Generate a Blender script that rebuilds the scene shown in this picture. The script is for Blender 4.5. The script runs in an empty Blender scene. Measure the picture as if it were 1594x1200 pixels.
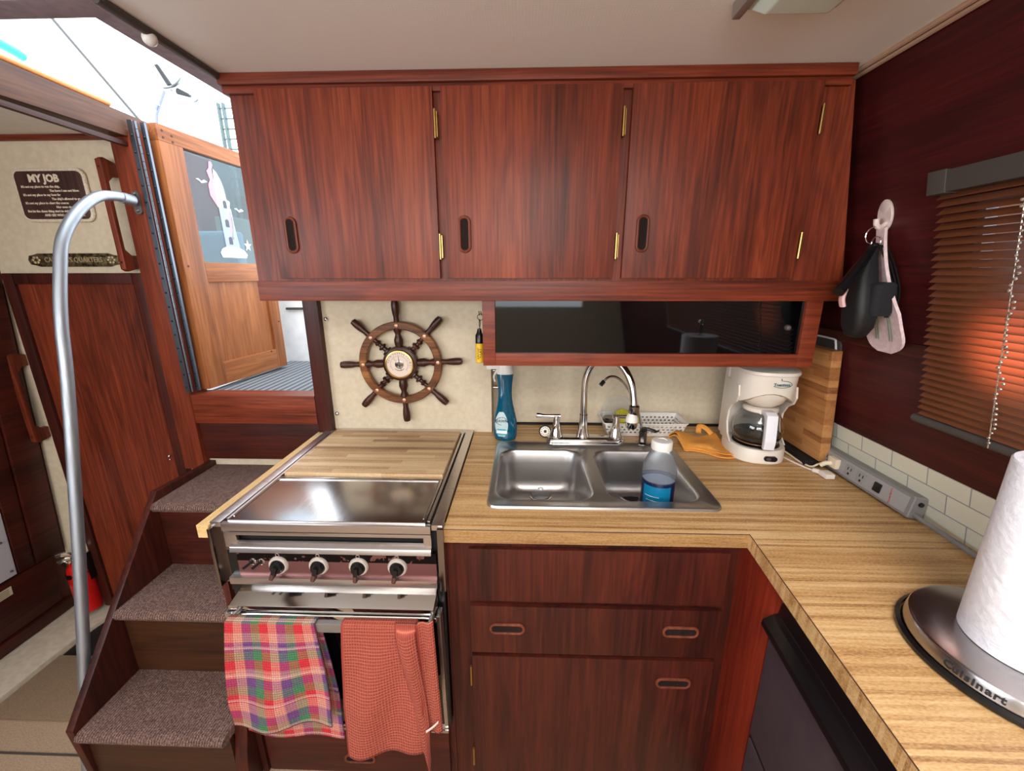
import bpy, bmesh, math, random
from mathutils import Vector, Matrix, Euler
random.seed(7)
PI = math.pi
scene = bpy.context.scene
C = scene.collection

# ------------------------------------------------------------------ camera
cam_d = bpy.data.cameras.new('camera'); cam = bpy.data.objects.new('camera', cam_d); C.objects.link(cam)
cam_d.sensor_fit = 'HORIZONTAL'; cam_d.sensor_width = 36.0
cam_d.lens = 36.0 * 636.85 / 1594.0
cam_d.clip_start = 0.02; cam_d.clip_end = 200
YAW, PITCH, ROLL = 0.031, 0.2647, -0.0014
fw = Vector((-math.sin(YAW)*math.cos(PITCH), math.cos(YAW)*math.cos(PITCH), -math.sin(PITCH)))
rt = Vector((math.cos(YAW), math.sin(YAW), 0)); upv = rt.cross(fw)
r2 = rt*math.cos(ROLL) + upv*math.sin(ROLL); u2 = -rt*math.sin(ROLL) + upv*math.cos(ROLL)
cm = Matrix(((r2.x, u2.x, -fw.x, 0), (r2.y, u2.y, -fw.y, -1.5525), (r2.z, u2.z, -fw.z, 1.5274), (0, 0, 0, 1)))
cam.matrix_world = cm
scene.camera = cam

# ------------------------------------------------------------------ light, sky, exposure
scene.view_settings.view_transform = 'Standard'; scene.view_settings.look = 'None'
scene.view_settings.gamma = 1.0; scene.view_settings.use_curve_mapping = False
scene.view_settings.exposure = 0.0
W = bpy.data.worlds.new('sky'); scene.world = W; W.use_nodes = True
wn = W.node_tree; bg = wn.nodes['Background']
bg.inputs['Color'].default_value = (0.86, 0.93, 1.0, 1); bg.inputs['Strength'].default_value = 4.5

def area(name, loc, target, sx, sy, power, col):
    l = bpy.data.lights.new(name, 'AREA'); l.shape = 'RECTANGLE'; l.size = sx; l.size_y = sy; l.energy = power; l.color = col
    o = bpy.data.objects.new(name, l); C.objects.link(o); o.location = loc
    o.rotation_euler = (Vector(target)-Vector(loc)).to_track_quat('-Z', 'Y').to_euler()
    return o
area('window_light_rear', (-0.35, -3.40, 1.62), (-0.2, 0, 1.78), 1.8, 0.42, 27, (1.0, 0.93, 0.86))
area('overhead_fill', (0.15, -1.95, 2.12), (0.2, -1.6, 0.8), 0.7, 0.6, 25, (1.0, 0.95, 0.88))  # overhead area light added to brighten the worktop, out of view
area('window_light_left', (-1.93, -2.3, 1.5), (0.6, -0.6, 1.5), 1.3, 0.5, 20, (0.92, 0.96, 1.0))
area('hatch_light', (-1.15, 0.25, 2.9), (-1.0, -0.4, 0.8), 1.0, 1.0, 14, (0.86, 0.93, 1.0))
sl = bpy.data.lights.new('blind_glow_spot', 'SPOT'); sl.energy = 1600; sl.color = (1.0, 0.88, 0.72); sl.spot_size = math.radians(11.5); sl.spot_blend = 1.0; sl.shadow_soft_size = 0.03  # spot added outside the right window to make the blind glow
so = bpy.data.objects.new('blind_glow_spot', sl); C.objects.link(so); so.location = (1.85, -0.95, 1.18)
so.rotation_euler = (Vector((0.94, -0.74, 1.385))-Vector(so.location)).to_track_quat('-Z', 'Y').to_euler()

# ------------------------------------------------------------------ materials
def lin(c):
    return tuple(((v/255.0)/12.92 if v/255.0 <= 0.04045 else ((v/255.0+0.055)/1.055)**2.4) for v in c) + (1.0,)
def newmat(name):
    m = bpy.data.materials.new(name); m.use_nodes = True
    return m, m.node_tree, m.node_tree.nodes['Principled BSDF']
def plain(name, rgb, rough=0.5, metal=0.0, **kw):
    m, t, b = newmat(name)
    b.inputs['Base Color'].default_value = lin(rgb); b.inputs['Roughness'].default_value = rough; b.inputs['Metallic'].default_value = metal
    for k, v in kw.items():
        b.inputs[k.replace('_', ' ')].default_value = v
    return m
def link(t, a, b): t.links.new(a, b)
def node(t, typ, **kw):
    n = t.nodes.new(typ)
    for k, v in kw.items(): setattr(n, k, v)
    return n
def ramp(t, stops, fac=None, interp='LINEAR'):
    r = node(t, 'ShaderNodeValToRGB'); cr = r.color_ramp; cr.interpolation = interp
    while len(cr.elements) > 1: cr.elements.remove(cr.elements[-1])
    cr.elements[0].position = stops[0][0]; cr.elements[0].color = stops[0][1]
    for p, c in stops[1:]:
        e = cr.elements.new(p); e.color = c
    if fac is not None: link(t, fac, r.inputs[0])
    return r
def objvec(t, scale=(1, 1, 1), offset=True, rot=(0, 0, 0)):
    tc = node(t, 'ShaderNodeTexCoord'); mp = node(t, 'ShaderNodeMapping')
    mp.inputs['Scale'].default_value = scale; mp.inputs['Rotation'].default_value = rot
    src = tc.outputs['Object']
    if offset:
        oi = node(t, 'ShaderNodeObjectInfo'); mu = node(t, 'ShaderNodeVectorMath', operation='SCALE')
        cx = node(t, 'ShaderNodeCombineXYZ')
        for i in range(3): link(t, oi.outputs['Random'], cx.inputs[i])
        mu.inputs['Scale'].default_value = 7.3; link(t, cx.outputs[0], mu.inputs[0])
        ad = node(t, 'ShaderNodeVectorMath', operation='ADD'); link(t, src, ad.inputs[0]); link(t, mu.outputs[0], ad.inputs[1]); src = ad.outputs[0]
    link(t, src, mp.inputs['Vector'])
    return mp.outputs[0]
def bump(t, b, h, strength=0.2, dist=0.002):
    n = node(t, 'ShaderNodeBump'); n.inputs['Strength'].default_value = strength; n.inputs['Distance'].default_value = dist
    link(t, h, n.inputs['Height']); link(t, n.outputs[0], b.inputs['Normal'])
def mixc(t, a, b, fac, mode='MIX'):
    m = node(t, 'ShaderNodeMix', data_type='RGBA', blend_type=mode)
    for sock, v in ((m.inputs[0], fac), (m.inputs[6], a), (m.inputs[7], b)):
        if isinstance(v, (float, int)): sock.default_value = v
        elif isinstance(v, tuple): sock.default_value = v
        else: link(t, v, sock)
    return m.outputs[2]
def math_(t, op, a, b=None, c=None):
    n = node(t, 'ShaderNodeMath', operation=op)
    for i, v in enumerate((a, b, c)):
        if v is None: continue
        if isinstance(v, (float, int)): n.inputs[i].default_value = v
        else: link(t, v, n.inputs[i])
    return n.outputs[0]

def wood(name, axis, dark, mid, light, rough=0.46, figure=1.0, fine=1.0, coat=0.08):
    """axis = direction the grain runs ('x','y','z')"""
    m, t, b = newmat(name)
    sc = {'x': (0.09, 1, 1), 'y': (1, 0.09, 1), 'z': (1, 1, 0.09)}[axis]
    v1 = objvec(t, tuple(s*7*figure for s in sc)); v2 = objvec(t, tuple(s*130*fine*(0.35 if s < 1 else 1) for s in sc))
    n1 = node(t, 'ShaderNodeTexNoise'); n1.inputs['Scale'].default_value = 1.0; n1.inputs['Detail'].default_value = 5; n1.inputs['Distortion'].default_value = 0.6
    link(t, v1, n1.inputs['Vector'])
    rings = math_(t, 'FRACT', math_(t, 'MULTIPLY', n1.outputs[0], 16.0))
    rr = math_(t, 'ABSOLUTE', math_(t, 'SUBTRACT', rings, 0.5))
    n2 = node(t, 'ShaderNodeTexNoise'); n2.inputs['Scale'].default_value = 1.0; n2.inputs['Detail'].default_value = 4
    link(t, v2, n2.inputs['Vector'])
    f = math_(t, 'ADD', math_(t, 'MULTIPLY', n1.outputs[0], 0.62), math_(t, 'MULTIPLY', rr, 0.15))
    f = math_(t, 'ADD', f, math_(t, 'MULTIPLY', math_(t, 'SUBTRACT', n2.outputs[0], 0.5), 0.42))
    r = ramp(t, [(0.16, lin(dark)), (0.38, lin(mid)), (0.62, lin(light))], f)
    v5 = objvec(t, tuple(s*230*(0.3 if s < 1 else 1) for s in sc)); n5 = node(t, 'ShaderNodeTexNoise'); n5.inputs['Scale'].default_value = 1.0; n5.inputs['Detail'].default_value = 2
    link(t, v5, n5.inputs['Vector'])
    v6 = objvec(t, tuple(s*28*figure for s in sc)); n6 = node(t, 'ShaderNodeTexNoise'); n6.inputs['Scale'].default_value = 1.0; n6.inputs['Detail'].default_value = 3; n6.inputs['Distortion'].default_value = 0.8
    link(t, v6, n6.inputs['Vector'])
    pore = ramp(t, [(0.30, (1, 1, 1, 1)), (0.44, (0, 0, 0, 1))], n5.outputs[0])
    streak = ramp(t, [(0.52, (0, 0, 0, 1)), (0.70, (1, 1, 1, 1))], n6.outputs[0])
    dk = math_(t, 'MAXIMUM', math_(t, 'MULTIPLY', pore.outputs[0], 0.5), math_(t, 'MULTIPLY', streak.outputs[0], 0.55))
    link(t, mixc(t, r.outputs[0], lin(dark), dk), b.inputs['Base Color'])
    b.inputs['Roughness'].default_value = rough; b.inputs['Specular IOR Level'].default_value = 0.3; b.inputs['Coat Weight'].default_value = coat; b.inputs['Coat Roughness'].default_value = 0.28
    bump(t, b, n2.outputs[0], 0.12, 0.001)
    return m
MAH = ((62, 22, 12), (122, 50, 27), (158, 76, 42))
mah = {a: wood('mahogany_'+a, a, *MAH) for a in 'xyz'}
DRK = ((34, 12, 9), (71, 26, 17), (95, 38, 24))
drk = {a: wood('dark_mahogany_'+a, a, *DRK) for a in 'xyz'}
RGT = ((44, 12, 14), (72, 20, 20), (92, 30, 26))
wall_wood = wood('wall_mahogany', 'y', *RGT, rough=0.42, figure=0.8)
teak = {a: wood('teak_'+a, a, (128, 72, 38), (172, 106, 60), (200, 138, 86), rough=0.45) for a in 'xyz'}
weath = wood('weathered_teak', 'y', (58, 34, 24), (92, 58, 40), (122, 82, 56), rough=0.6)
wheelw = wood('wheel_wood', 'x', (44, 20, 10), (124, 74, 36), (186, 128, 70), rough=0.35, figure=4, fine=1.0)
wheeld = wood('wheel_dark_wood', 'z', (38, 18, 12), (66, 32, 20), (92, 48, 30), rough=0.35)

def block_wood(name, along, across, width, cols, rough=0.4, cross=True, length=0.5):
    """strips: grain along one axis, colour changes every `width` metres across"""
    m, t, b = newmat(name)
    tc = node(t, 'ShaderNodeTexCoord'); sp = node(t, 'ShaderNodeSeparateXYZ'); link(t, tc.outputs['Object'], sp.inputs[0])
    ax = {'x': 0, 'y': 1, 'z': 2}
    A, B_ = sp.outputs[ax[along]], sp.outputs[ax[across]]
    row = math_(t, 'FLOOR', math_(t, 'DIVIDE', B_, width))
    w1 = node(t, 'ShaderNodeTexWhiteNoise', noise_dimensions='1D'); link(t, row, w1.inputs['W'])
    off = math_(t, 'MULTIPLY', w1.outputs['Value'], 3.1)
    seg = math_(t, 'FLOOR', math_(t, 'DIVIDE', math_(t, 'ADD', A, off), length))
    cb = node(t, 'ShaderNodeCombineXYZ'); link(t, row, cb.inputs[0]); link(t, seg, cb.inputs[1])
    w2 = node(t, 'ShaderNodeTexWhiteNoise', noise_dimensions='2D'); link(t, cb.outputs[0], w2.inputs['Vector'])
    s = [260, 260, 260]; s[ax[along]] = 14
    v = objvec(t, tuple(s), offset=False)
    n = node(t, 'ShaderNodeTexNoise'); n.inputs['Scale'].default_value = 1; n.inputs['Detail'].default_value = 4; link(t, v, n.inputs['Vector'])
    s2 = [60, 60, 60]; s2[ax[along]] = 2.2
    n3 = node(t, 'ShaderNodeTexNoise'); n3.inputs['Scale'].default_value = 1; n3.inputs['Detail'].default_value = 2; link(t, objvec(t, tuple(s2), offset=False), n3.inputs['Vector'])
    f = math_(t, 'ADD', math_(t, 'MULTIPLY', w2.outputs['Value'], 0.45 if length < 1 else 0.26), math_(t, 'MULTIPLY', n.outputs[0], 0.4))
    f = math_(t, 'ADD', f, math_(t, 'MULTIPLY', n3.outputs[0], 0.42))
    if cross:
        v4 = objvec(t, (150, 420, 420), offset=False, rot=(0, 0, 0.9)); n4 = node(t, 'ShaderNodeTexNoise'); n4.inputs['Scale'].default_value = 1; link(t, v4, n4.inputs['Vector'])
        f = math_(t, 'ADD', f, math_(t, 'MULTIPLY', math_(t, 'SUBTRACT', n4.outputs[0], 0.5), 0.45))
    r = ramp(t, [(p, lin(c)) for p, c in cols], f)
    link(t, r.outputs[0], b.inputs['Base Color']); b.inputs['Roughness'].default_value = rough
    return m
counter_m = block_wood('butcher_laminate', 'x', 'y', 0.0075, [(0.3, (142, 98, 56)), (0.52, (194, 152, 100)), (0.78, (222, 188, 138))], 0.38, length=50)
ledge_m = block_wood('butcher_ledge', 'y', 'z', 0.02, [(0.3, (168, 126, 74)), (0.55, (206, 168, 112)), (0.85, (226, 194, 142))], 0.4)
edge_m = block_wood('darkened_edge_laminate', 'x', 'y', 0.011, [(0.3, (110, 74, 42)), (0.52, (154, 116, 72)), (0.78, (184, 148, 100))], 0.4, length=50)  # butcher laminate darkened in colour to offset the rear light on front edges
cut_m = block_wood('cutting_board_wood', 'x', 'y', 0.022, [(0.3, (134, 98, 66)), (0.55, (186, 150, 108)), (0.85, (214, 186, 146))], 0.5, length=0.3)
board_m = block_wood('chopping_block_wood', 'y', 'z', 0.021, [(0.3, (112, 64, 32)), (0.6, (160, 104, 58)), (0.9, (190, 136, 84))], 0.5, length=0.4, cross=False)

def noisy(name, c1, c2, scale, rough=0.8, b_str=0.3, b_dist=0.002, vec=(1, 1, 1), detail=4, **kw):
    m, t, b = newmat(name)
    n = node(t, 'ShaderNodeTexNoise'); n.inputs['Scale'].default_value = scale; n.inputs['Detail'].default_value = detail
    link(t, objvec(t, vec), n.inputs['Vector'])
    r = ramp(t, [(0.35, lin(c1)), (0.65, lin(c2))], n.outputs[0]); link(t, r.outputs[0], b.inputs['Base Color'])
    b.inputs['Roughness'].default_value = rough
    for k, v in kw.items(): b.inputs[k.replace('_', ' ')].default_value = v
    if b_str: bump(t, b, n.outputs[0], b_str, b_dist)
    return m
cream = noisy('cream_liner', (212, 198, 174), (220, 206, 184), 60, 0.75, 0.15, 0.001)
cream2 = noisy('cream_panel', (204, 189, 163), (213, 199, 174), 55, 0.7, 0.12, 0.001)
carpet = noisy('beige_carpet', (150, 124, 100), (176, 150, 124), 260, 0.95, 0.5, 0.003)
carpet_d = noisy('tan_mat', (122, 100, 78), (140, 116, 92), 300, 0.95, 0.4, 0.002)
kerb_m = noisy('kerb_gelcoat', (190, 176, 156), (204, 192, 172), 40, 0.6, 0.05, 0.001)
deck_m = noisy('white_gelcoat', (226, 230, 234), (238, 240, 242), 20, 0.35, 0.0)
canvas_m = plain('canvas_frame', (232, 238, 244), 0.6)

def ceiling_mat():
    m, t, b = newmat('perforated_vinyl')
    v = objvec(t, (150, 150, 150), offset=False); vo = node(t, 'ShaderNodeTexVoronoi'); vo.inputs['Randomness'].default_value = 0.12; vo.inputs['Scale'].default_value = 1
    link(t, v, vo.inputs['Vector'])
    r = ramp(t, [(0.1, lin((168, 162, 156))), (0.38, lin((238, 236, 231)))], vo.outputs['Distance']); link(t, r.outputs[0], b.inputs['Base Color'])
    b.inputs['Roughness'].default_value = 0.55; bump(t, b, vo.outputs['Distance'], 0.25, 0.001)
    return m
ceil_m = ceiling_mat()
def step_carpet():
    m, t, b = newmat('ribbed_step_carpet')
    n = node(t, 'ShaderNodeTexNoise'); n.inputs['Scale'].default_value = 1; n.inputs['Detail'].default_value = 3; link(t, objvec(t, (260, 230, 260), offset=False), n.inputs['Vector'])
    n2 = node(t, 'ShaderNodeTexNoise'); n2.inputs['Scale'].default_value = 45; link(t, objvec(t, (1, 1, 1), offset=False), n2.inputs['Vector'])
    w = node(t, 'ShaderNodeTexWave', bands_direction='X'); w.inputs['Scale'].default_value = 40; w.inputs['Distortion'].default_value = 1.5; link(t, objvec(t, (1, 1, 1), offset=False), w.inputs['Vector'])
    h = math_(t, 'ADD', math_(t, 'MULTIPLY', n.outputs[0], 0.8), math_(t, 'MULTIPLY', w.outputs['Fac'], 0.16))
    h = math_(t, 'ADD', h, math_(t, 'MULTIPLY', n2.outputs[0], 0.1))
    r = ramp(t, [(0.34, lin((50, 34, 29))), (0.54, lin((104, 77, 68))), (0.74, lin((152, 122, 110)))], h)
    link(t, r.outputs[0], b.inputs['Base Color']); b.inputs['Roughness'].default_value = 0.95
    bump(t, b, h, 0.9, 0.006)
    return m
step_m = step_carpet()
def brushed(name, rgb, rough, vec):
    m, t, b = newmat(name)
    n = node(t, 'ShaderNodeTexNoise'); n.inputs['Scale'].default_value = 1; n.inputs['Detail'].default_value = 5; link(t, objvec(t, vec, offset=False), n.inputs['Vector'])
    b.inputs['Base Color'].default_value = lin(rgb); b.inputs['Metallic'].default_value = 1
    rg = node(t, 'ShaderNodeMapRange'); rg.inputs['To Min'].default_value = rough*0.7; rg.inputs['To Max'].default_value = rough*1.4; link(t, n.outputs[0], rg.inputs[0]); link(t, rg.outputs[0], b.inputs['Roughness'])
    bump(t, b, n.outputs[0], 0.05, 0.0005)
    return m
steel = brushed('brushed_steel', (196, 194, 194), 0.2, (300, 6, 300))
sink_steel = brushed('sink_steel', (186, 182, 180), 0.33, (160, 12, 160))
trim_steel = brushed('trim_steel', (206, 200, 198), 0.3, (6, 160, 160))
alu = brushed('satin_aluminium', (170, 176, 184), 0.5, (90, 90, 6))
chrome = plain('chrome', (214, 212, 210), 0.09, 1.0)
mirror_dark = plain('dark_chrome', (150, 142, 140), 0.2, 1.0)
hinge_m = plain('hinge_steel', (118, 126, 136), 0.35, 1.0)
brass = plain('aged_brass', (190, 156, 92), 0.3, 1.0)
bronze = noisy('antique_bronze', (58, 48, 34), (140, 122, 88), 90, 0.4, 0.4, 0.002, Metallic=0.8)
copper = plain('copper_plug', (214, 158, 132), 0.35, 0.6)
black_glass = plain('black_glass', (4, 4, 6), 0.04, 0.0, Specular_IOR_Level=0.6)
black_pl = plain('black_plastic', (12, 13, 16), 0.28)
black_mt = plain('matt_black', (9, 8, 8), 0.7)
black_fab = noisy('black_leather', (9, 9, 10), (18, 18, 20), 120, 0.6, 0.3, 0.001)
white_pl = plain('white_plastic', (226, 222, 216), 0.35)
ivory_pl = plain('ivory_plastic', (222, 212, 200), 0.38)
grey_pl = plain('grey_plastic', (124, 122, 122), 0.5)
dgrey_pl = plain('dark_grey_plastic', (70, 66, 64), 0.5)
fridge_m = noisy('plum_grey_panel', (64, 54, 60), (72, 60, 66), 30, 0.42, 0.05, 0.001)
yellow_pl = plain('yellow_foam', (236, 186, 24), 0.5)
red_pl = plain('red_enamel', (190, 24, 22), 0.28)
ink = plain('dark_ink', (24, 24, 28), 0.6)
cream_ink = plain('cream_lettering', (228, 214, 190), 0.6)
teal_ink = plain('teal_ink', (24, 96, 112), 0.5)
red_ink = plain('red_ink', (190, 48, 34), 0.5)
white_ink = plain('white_ink', (232, 236, 236), 0.5)
glass = plain('clear_glass', (250, 252, 252), 0.02, 0.0, Transmission_Weight=1.0, IOR=1.05)
clear_pl = plain('clear_bottle', (240, 244, 248), 0.08, 0.0, Transmission_Weight=0.92, IOR=1.06, Specular_IOR_Level=0.9)
coffee_m = plain('coffee', (26, 12, 7), 0.15)
liquid_m = plain('pale_blue_liquid', (150, 176, 206), 0.1, 0.0, Transmission_Weight=0.3)
soap_m = plain('blue_soap', (4, 98, 132), 0.08, 0.0, Transmission_Weight=0.4, IOR=1.3, Coat_Weight=0.8)
lamp_lens = plain('frosted_lens', (206, 220, 208), 0.35)
lead_m = noisy('grey_hook', (96, 94, 92), (130, 128, 126), 40, 0.4, 0.0, Metallic=0.6)

def tile_mat():
    m, t, b = newmat('subway_tile')
    tc = node(t, 'ShaderNodeTexCoord'); sp = node(t, 'ShaderNodeSeparateXYZ'); link(t, tc.outputs['Object'], sp.inputs[0])
    cb = node(t, 'ShaderNodeCombineXYZ'); link(t, math_(t, 'ADD', sp.outputs[1], 0.03), cb.inputs[0]); link(t, math_(t, 'ADD', sp.outputs[2], 0.004), cb.inputs[1])
    bk = node(t, 'ShaderNodeTexBrick'); link(t, cb.outputs[0], bk.inputs['Vector'])
    bk.inputs['Scale'].default_value = 1.0; bk.inputs['Brick Width'].default_value = 0.104; bk.inputs['Row Height'].default_value = 0.052; bk.inputs['Mortar Size'].default_value = 0.0016
    bk.inputs['Color1'].default_value = lin((206, 204, 186)); bk.inputs['Color2'].default_value = lin((212, 210, 192)); bk.inputs['Mortar'].default_value = lin((146, 148, 152)); bk.inputs['Mortar Smooth'].default_value = 0.1
    link(t, bk.outputs['Color'], b.inputs['Base Color']); b.inputs['Roughness'].default_value = 0.3
    inv = math_(t, 'SUBTRACT', 1.0, bk.outputs['Fac']); bump(t, b, inv, 0.4, 0.001)
    return m
tile_m = tile_mat()
def uvsep(t):
    tc = node(t, 'ShaderNodeTexCoord'); sp = node(t, 'ShaderNodeSeparateXYZ'); link(t, tc.outputs['UV'], sp.inputs[0]); return sp.outputs[0], sp.outputs[1]
def weave(t, u, v, nu, nv):
    a = math_(t, 'ABSOLUTE', math_(t, 'SINE', math_(t, 'MULTIPLY', u, nu*PI))); c = math_(t, 'ABSOLUTE', math_(t, 'SINE', math_(t, 'MULTIPLY', v, nv*PI)))
    return math_(t, 'MINIMUM', a, c)
def plaid_mat():
    m, t, b = newmat('plaid_waffle_cotton'); u, v = uvsep(t)
    cols = [(214, 40, 52), (224, 150, 132), (110, 66, 128), (64, 130, 84)]
    def stripes(x, n):
        f = math_(t, 'FRACT', math_(t, 'MULTIPLY', x, n))
        return ramp(t, [(i*0.25, lin(c)) for i, c in enumerate(cols)], f, 'CONSTANT').outputs[0]
    mixed = mixc(t, stripes(u, 2.6), stripes(v, 7.0), 0.46)
    w = weave(t, u, v, 42, 110)
    pale = math_(t, 'LESS_THAN', math_(t, 'ABSOLUTE', math_(t, 'SUBTRACT', math_(t, 'FRACT', math_(t, 'MULTIPLY', v, 9.2)), 0.12)), 0.05)
    mixed = mixc(t, mixed, lin((226, 190, 178)), math_(t, 'MULTIPLY', pale, 0.45))
    col = mixc(t, mixed, lin((70, 30, 44)), math_(t, 'MULTIPLY', math_(t, 'SUBTRACT', 1.0, w), 0.35))
    link(t, col, b.inputs['Base Color']); b.inputs['Roughness'].default_value = 0.95; bump(t, b, w, 0.7, 0.003)
    return m
def waffle_mat():
    m, t, b = newmat('coral_waffle_cotton'); u, v = uvsep(t)
    w = weave(t, u, v, 30, 88)
    hem = math_(t, 'GREATER_THAN', math_(t, 'ABSOLUTE', math_(t, 'SUBTRACT', u, 0.5)), 0.47)
    w = math_(t, 'MAXIMUM', w, hem)
    r = ramp(t, [(0.0, lin((200, 112, 88))), (0.4, lin((164, 74, 58))), (1.0, lin((146, 56, 44)))], w)
    link(t, r.outputs[0], b.inputs['Base Color']); b.inputs['Roughness'].default_value = 0.95; bump(t, b, math_(t, 'SUBTRACT', 1.0, w), 0.8, 0.003)
    return m
plaid_m, waffle_m = plaid_mat(), waffle_mat()
def orange_mat():
    return noisy('orange_chamois', (216, 142, 56), (230, 160, 72), 220, 0.9, 0.4, 0.001)
orange_m = orange_mat()
pink_m = noisy('pale_quilted_cotton', (206, 178, 184), (222, 198, 196), 90, 0.95, 0.5, 0.002)
paper_m = noisy('embossed_paper', (228, 228, 238), (236, 236, 244), 70, 0.9, 0.6, 0.003, vec=(1, 1, 1.6))
def slat_mat():
    m, t, b = newmat('wood_tone_slats')
    b.inputs['Base Color'].default_value = lin((112, 66, 42)); b.inputs['Roughness'].default_value = 0.35
    tr = node(t, 'ShaderNodeBsdfTranslucent'); tr.inputs[0].default_value = lin((236, 112, 22))
    mx = node(t, 'ShaderNodeMixShader'); mx.inputs[0].default_value = 0.1
    out = t.nodes['Material Output']; link(t, b.outputs[0], mx.inputs[1]); link(t, tr.outputs[0], mx.inputs[2]); link(t, mx.outputs[0], out.inputs['Surface'])
    return m
slat_m = slat_mat()
def mat_ribs():
    m, t, b = newmat('ribbed_deck_mat')
    w = node(t, 'ShaderNodeTexWave', bands_direction='X'); w.inputs['Scale'].default_value = 10; w.inputs['Distortion'].default_value = 0.2; link(t, objvec(t, (1, 1, 1), offset=False), w.inputs['Vector'])
    n = node(t, 'ShaderNodeTexNoise'); n.inputs['Scale'].default_value = 500; link(t, objvec(t), n.inputs['Vector'])
    r = ramp(t, [(0.3, lin((82, 86, 90))), (0.8, lin((136, 142, 148)))], math_(t, 'ADD', math_(t, 'MULTIPLY', w.outputs['Fac'], 0.7), math_(t, 'MULTIPLY', n.outputs[0], 0.3)))
    link(t, r.outputs[0], b.inputs['Base Color']); b.inputs['Roughness'].default_value = 0.9; bump(t, b, w.outputs['Fac'], 0.5, 0.003)
    return m
ribmat = mat_ribs()
def sign_wood():
    return wood('sign_walnut', 'z', (44, 26, 24), (74, 48, 44), (96, 66, 58), rough=0.5)
sign_m = sign_wood()
def panel_mat():
    m, t, b = newmat('worn_control_panel')
    tc = node(t, 'ShaderNodeTexCoord'); sp = node(t, 'ShaderNodeSeparateXYZ'); link(t, tc.outputs['Object'], sp.inputs[0])
    n = node(t, 'ShaderNodeTexNoise'); n.inputs['Scale'].default_value = 38; n.inputs['Detail'].default_value = 6; link(t, objvec(t, (1, 1, 1), offset=False), n.inputs['Vector'])
    z = math_(t, 'ADD', sp.outputs[2], math_(t, 'MULTIPLY', math_(t, 'SUBTRACT', n.outputs[0], 0.5), 0.0))
    band = math_(t, 'GREATER_THAN', z, 0.8075-0.24)
    worn = math_(t, 'LESS_THAN', n.outputs[0], 0.6)
    f = math_(t, 'MULTIPLY', band, worn)
    col = mixc(t, lin((132, 92, 92)), lin((22, 16, 17)), f)
    link(t, col, b.inputs['Base Color']); b.inputs['Metallic'].default_value = 0.75; b.inputs['Roughness'].default_value = 0.3
    return m
panel_m = panel_mat()

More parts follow.
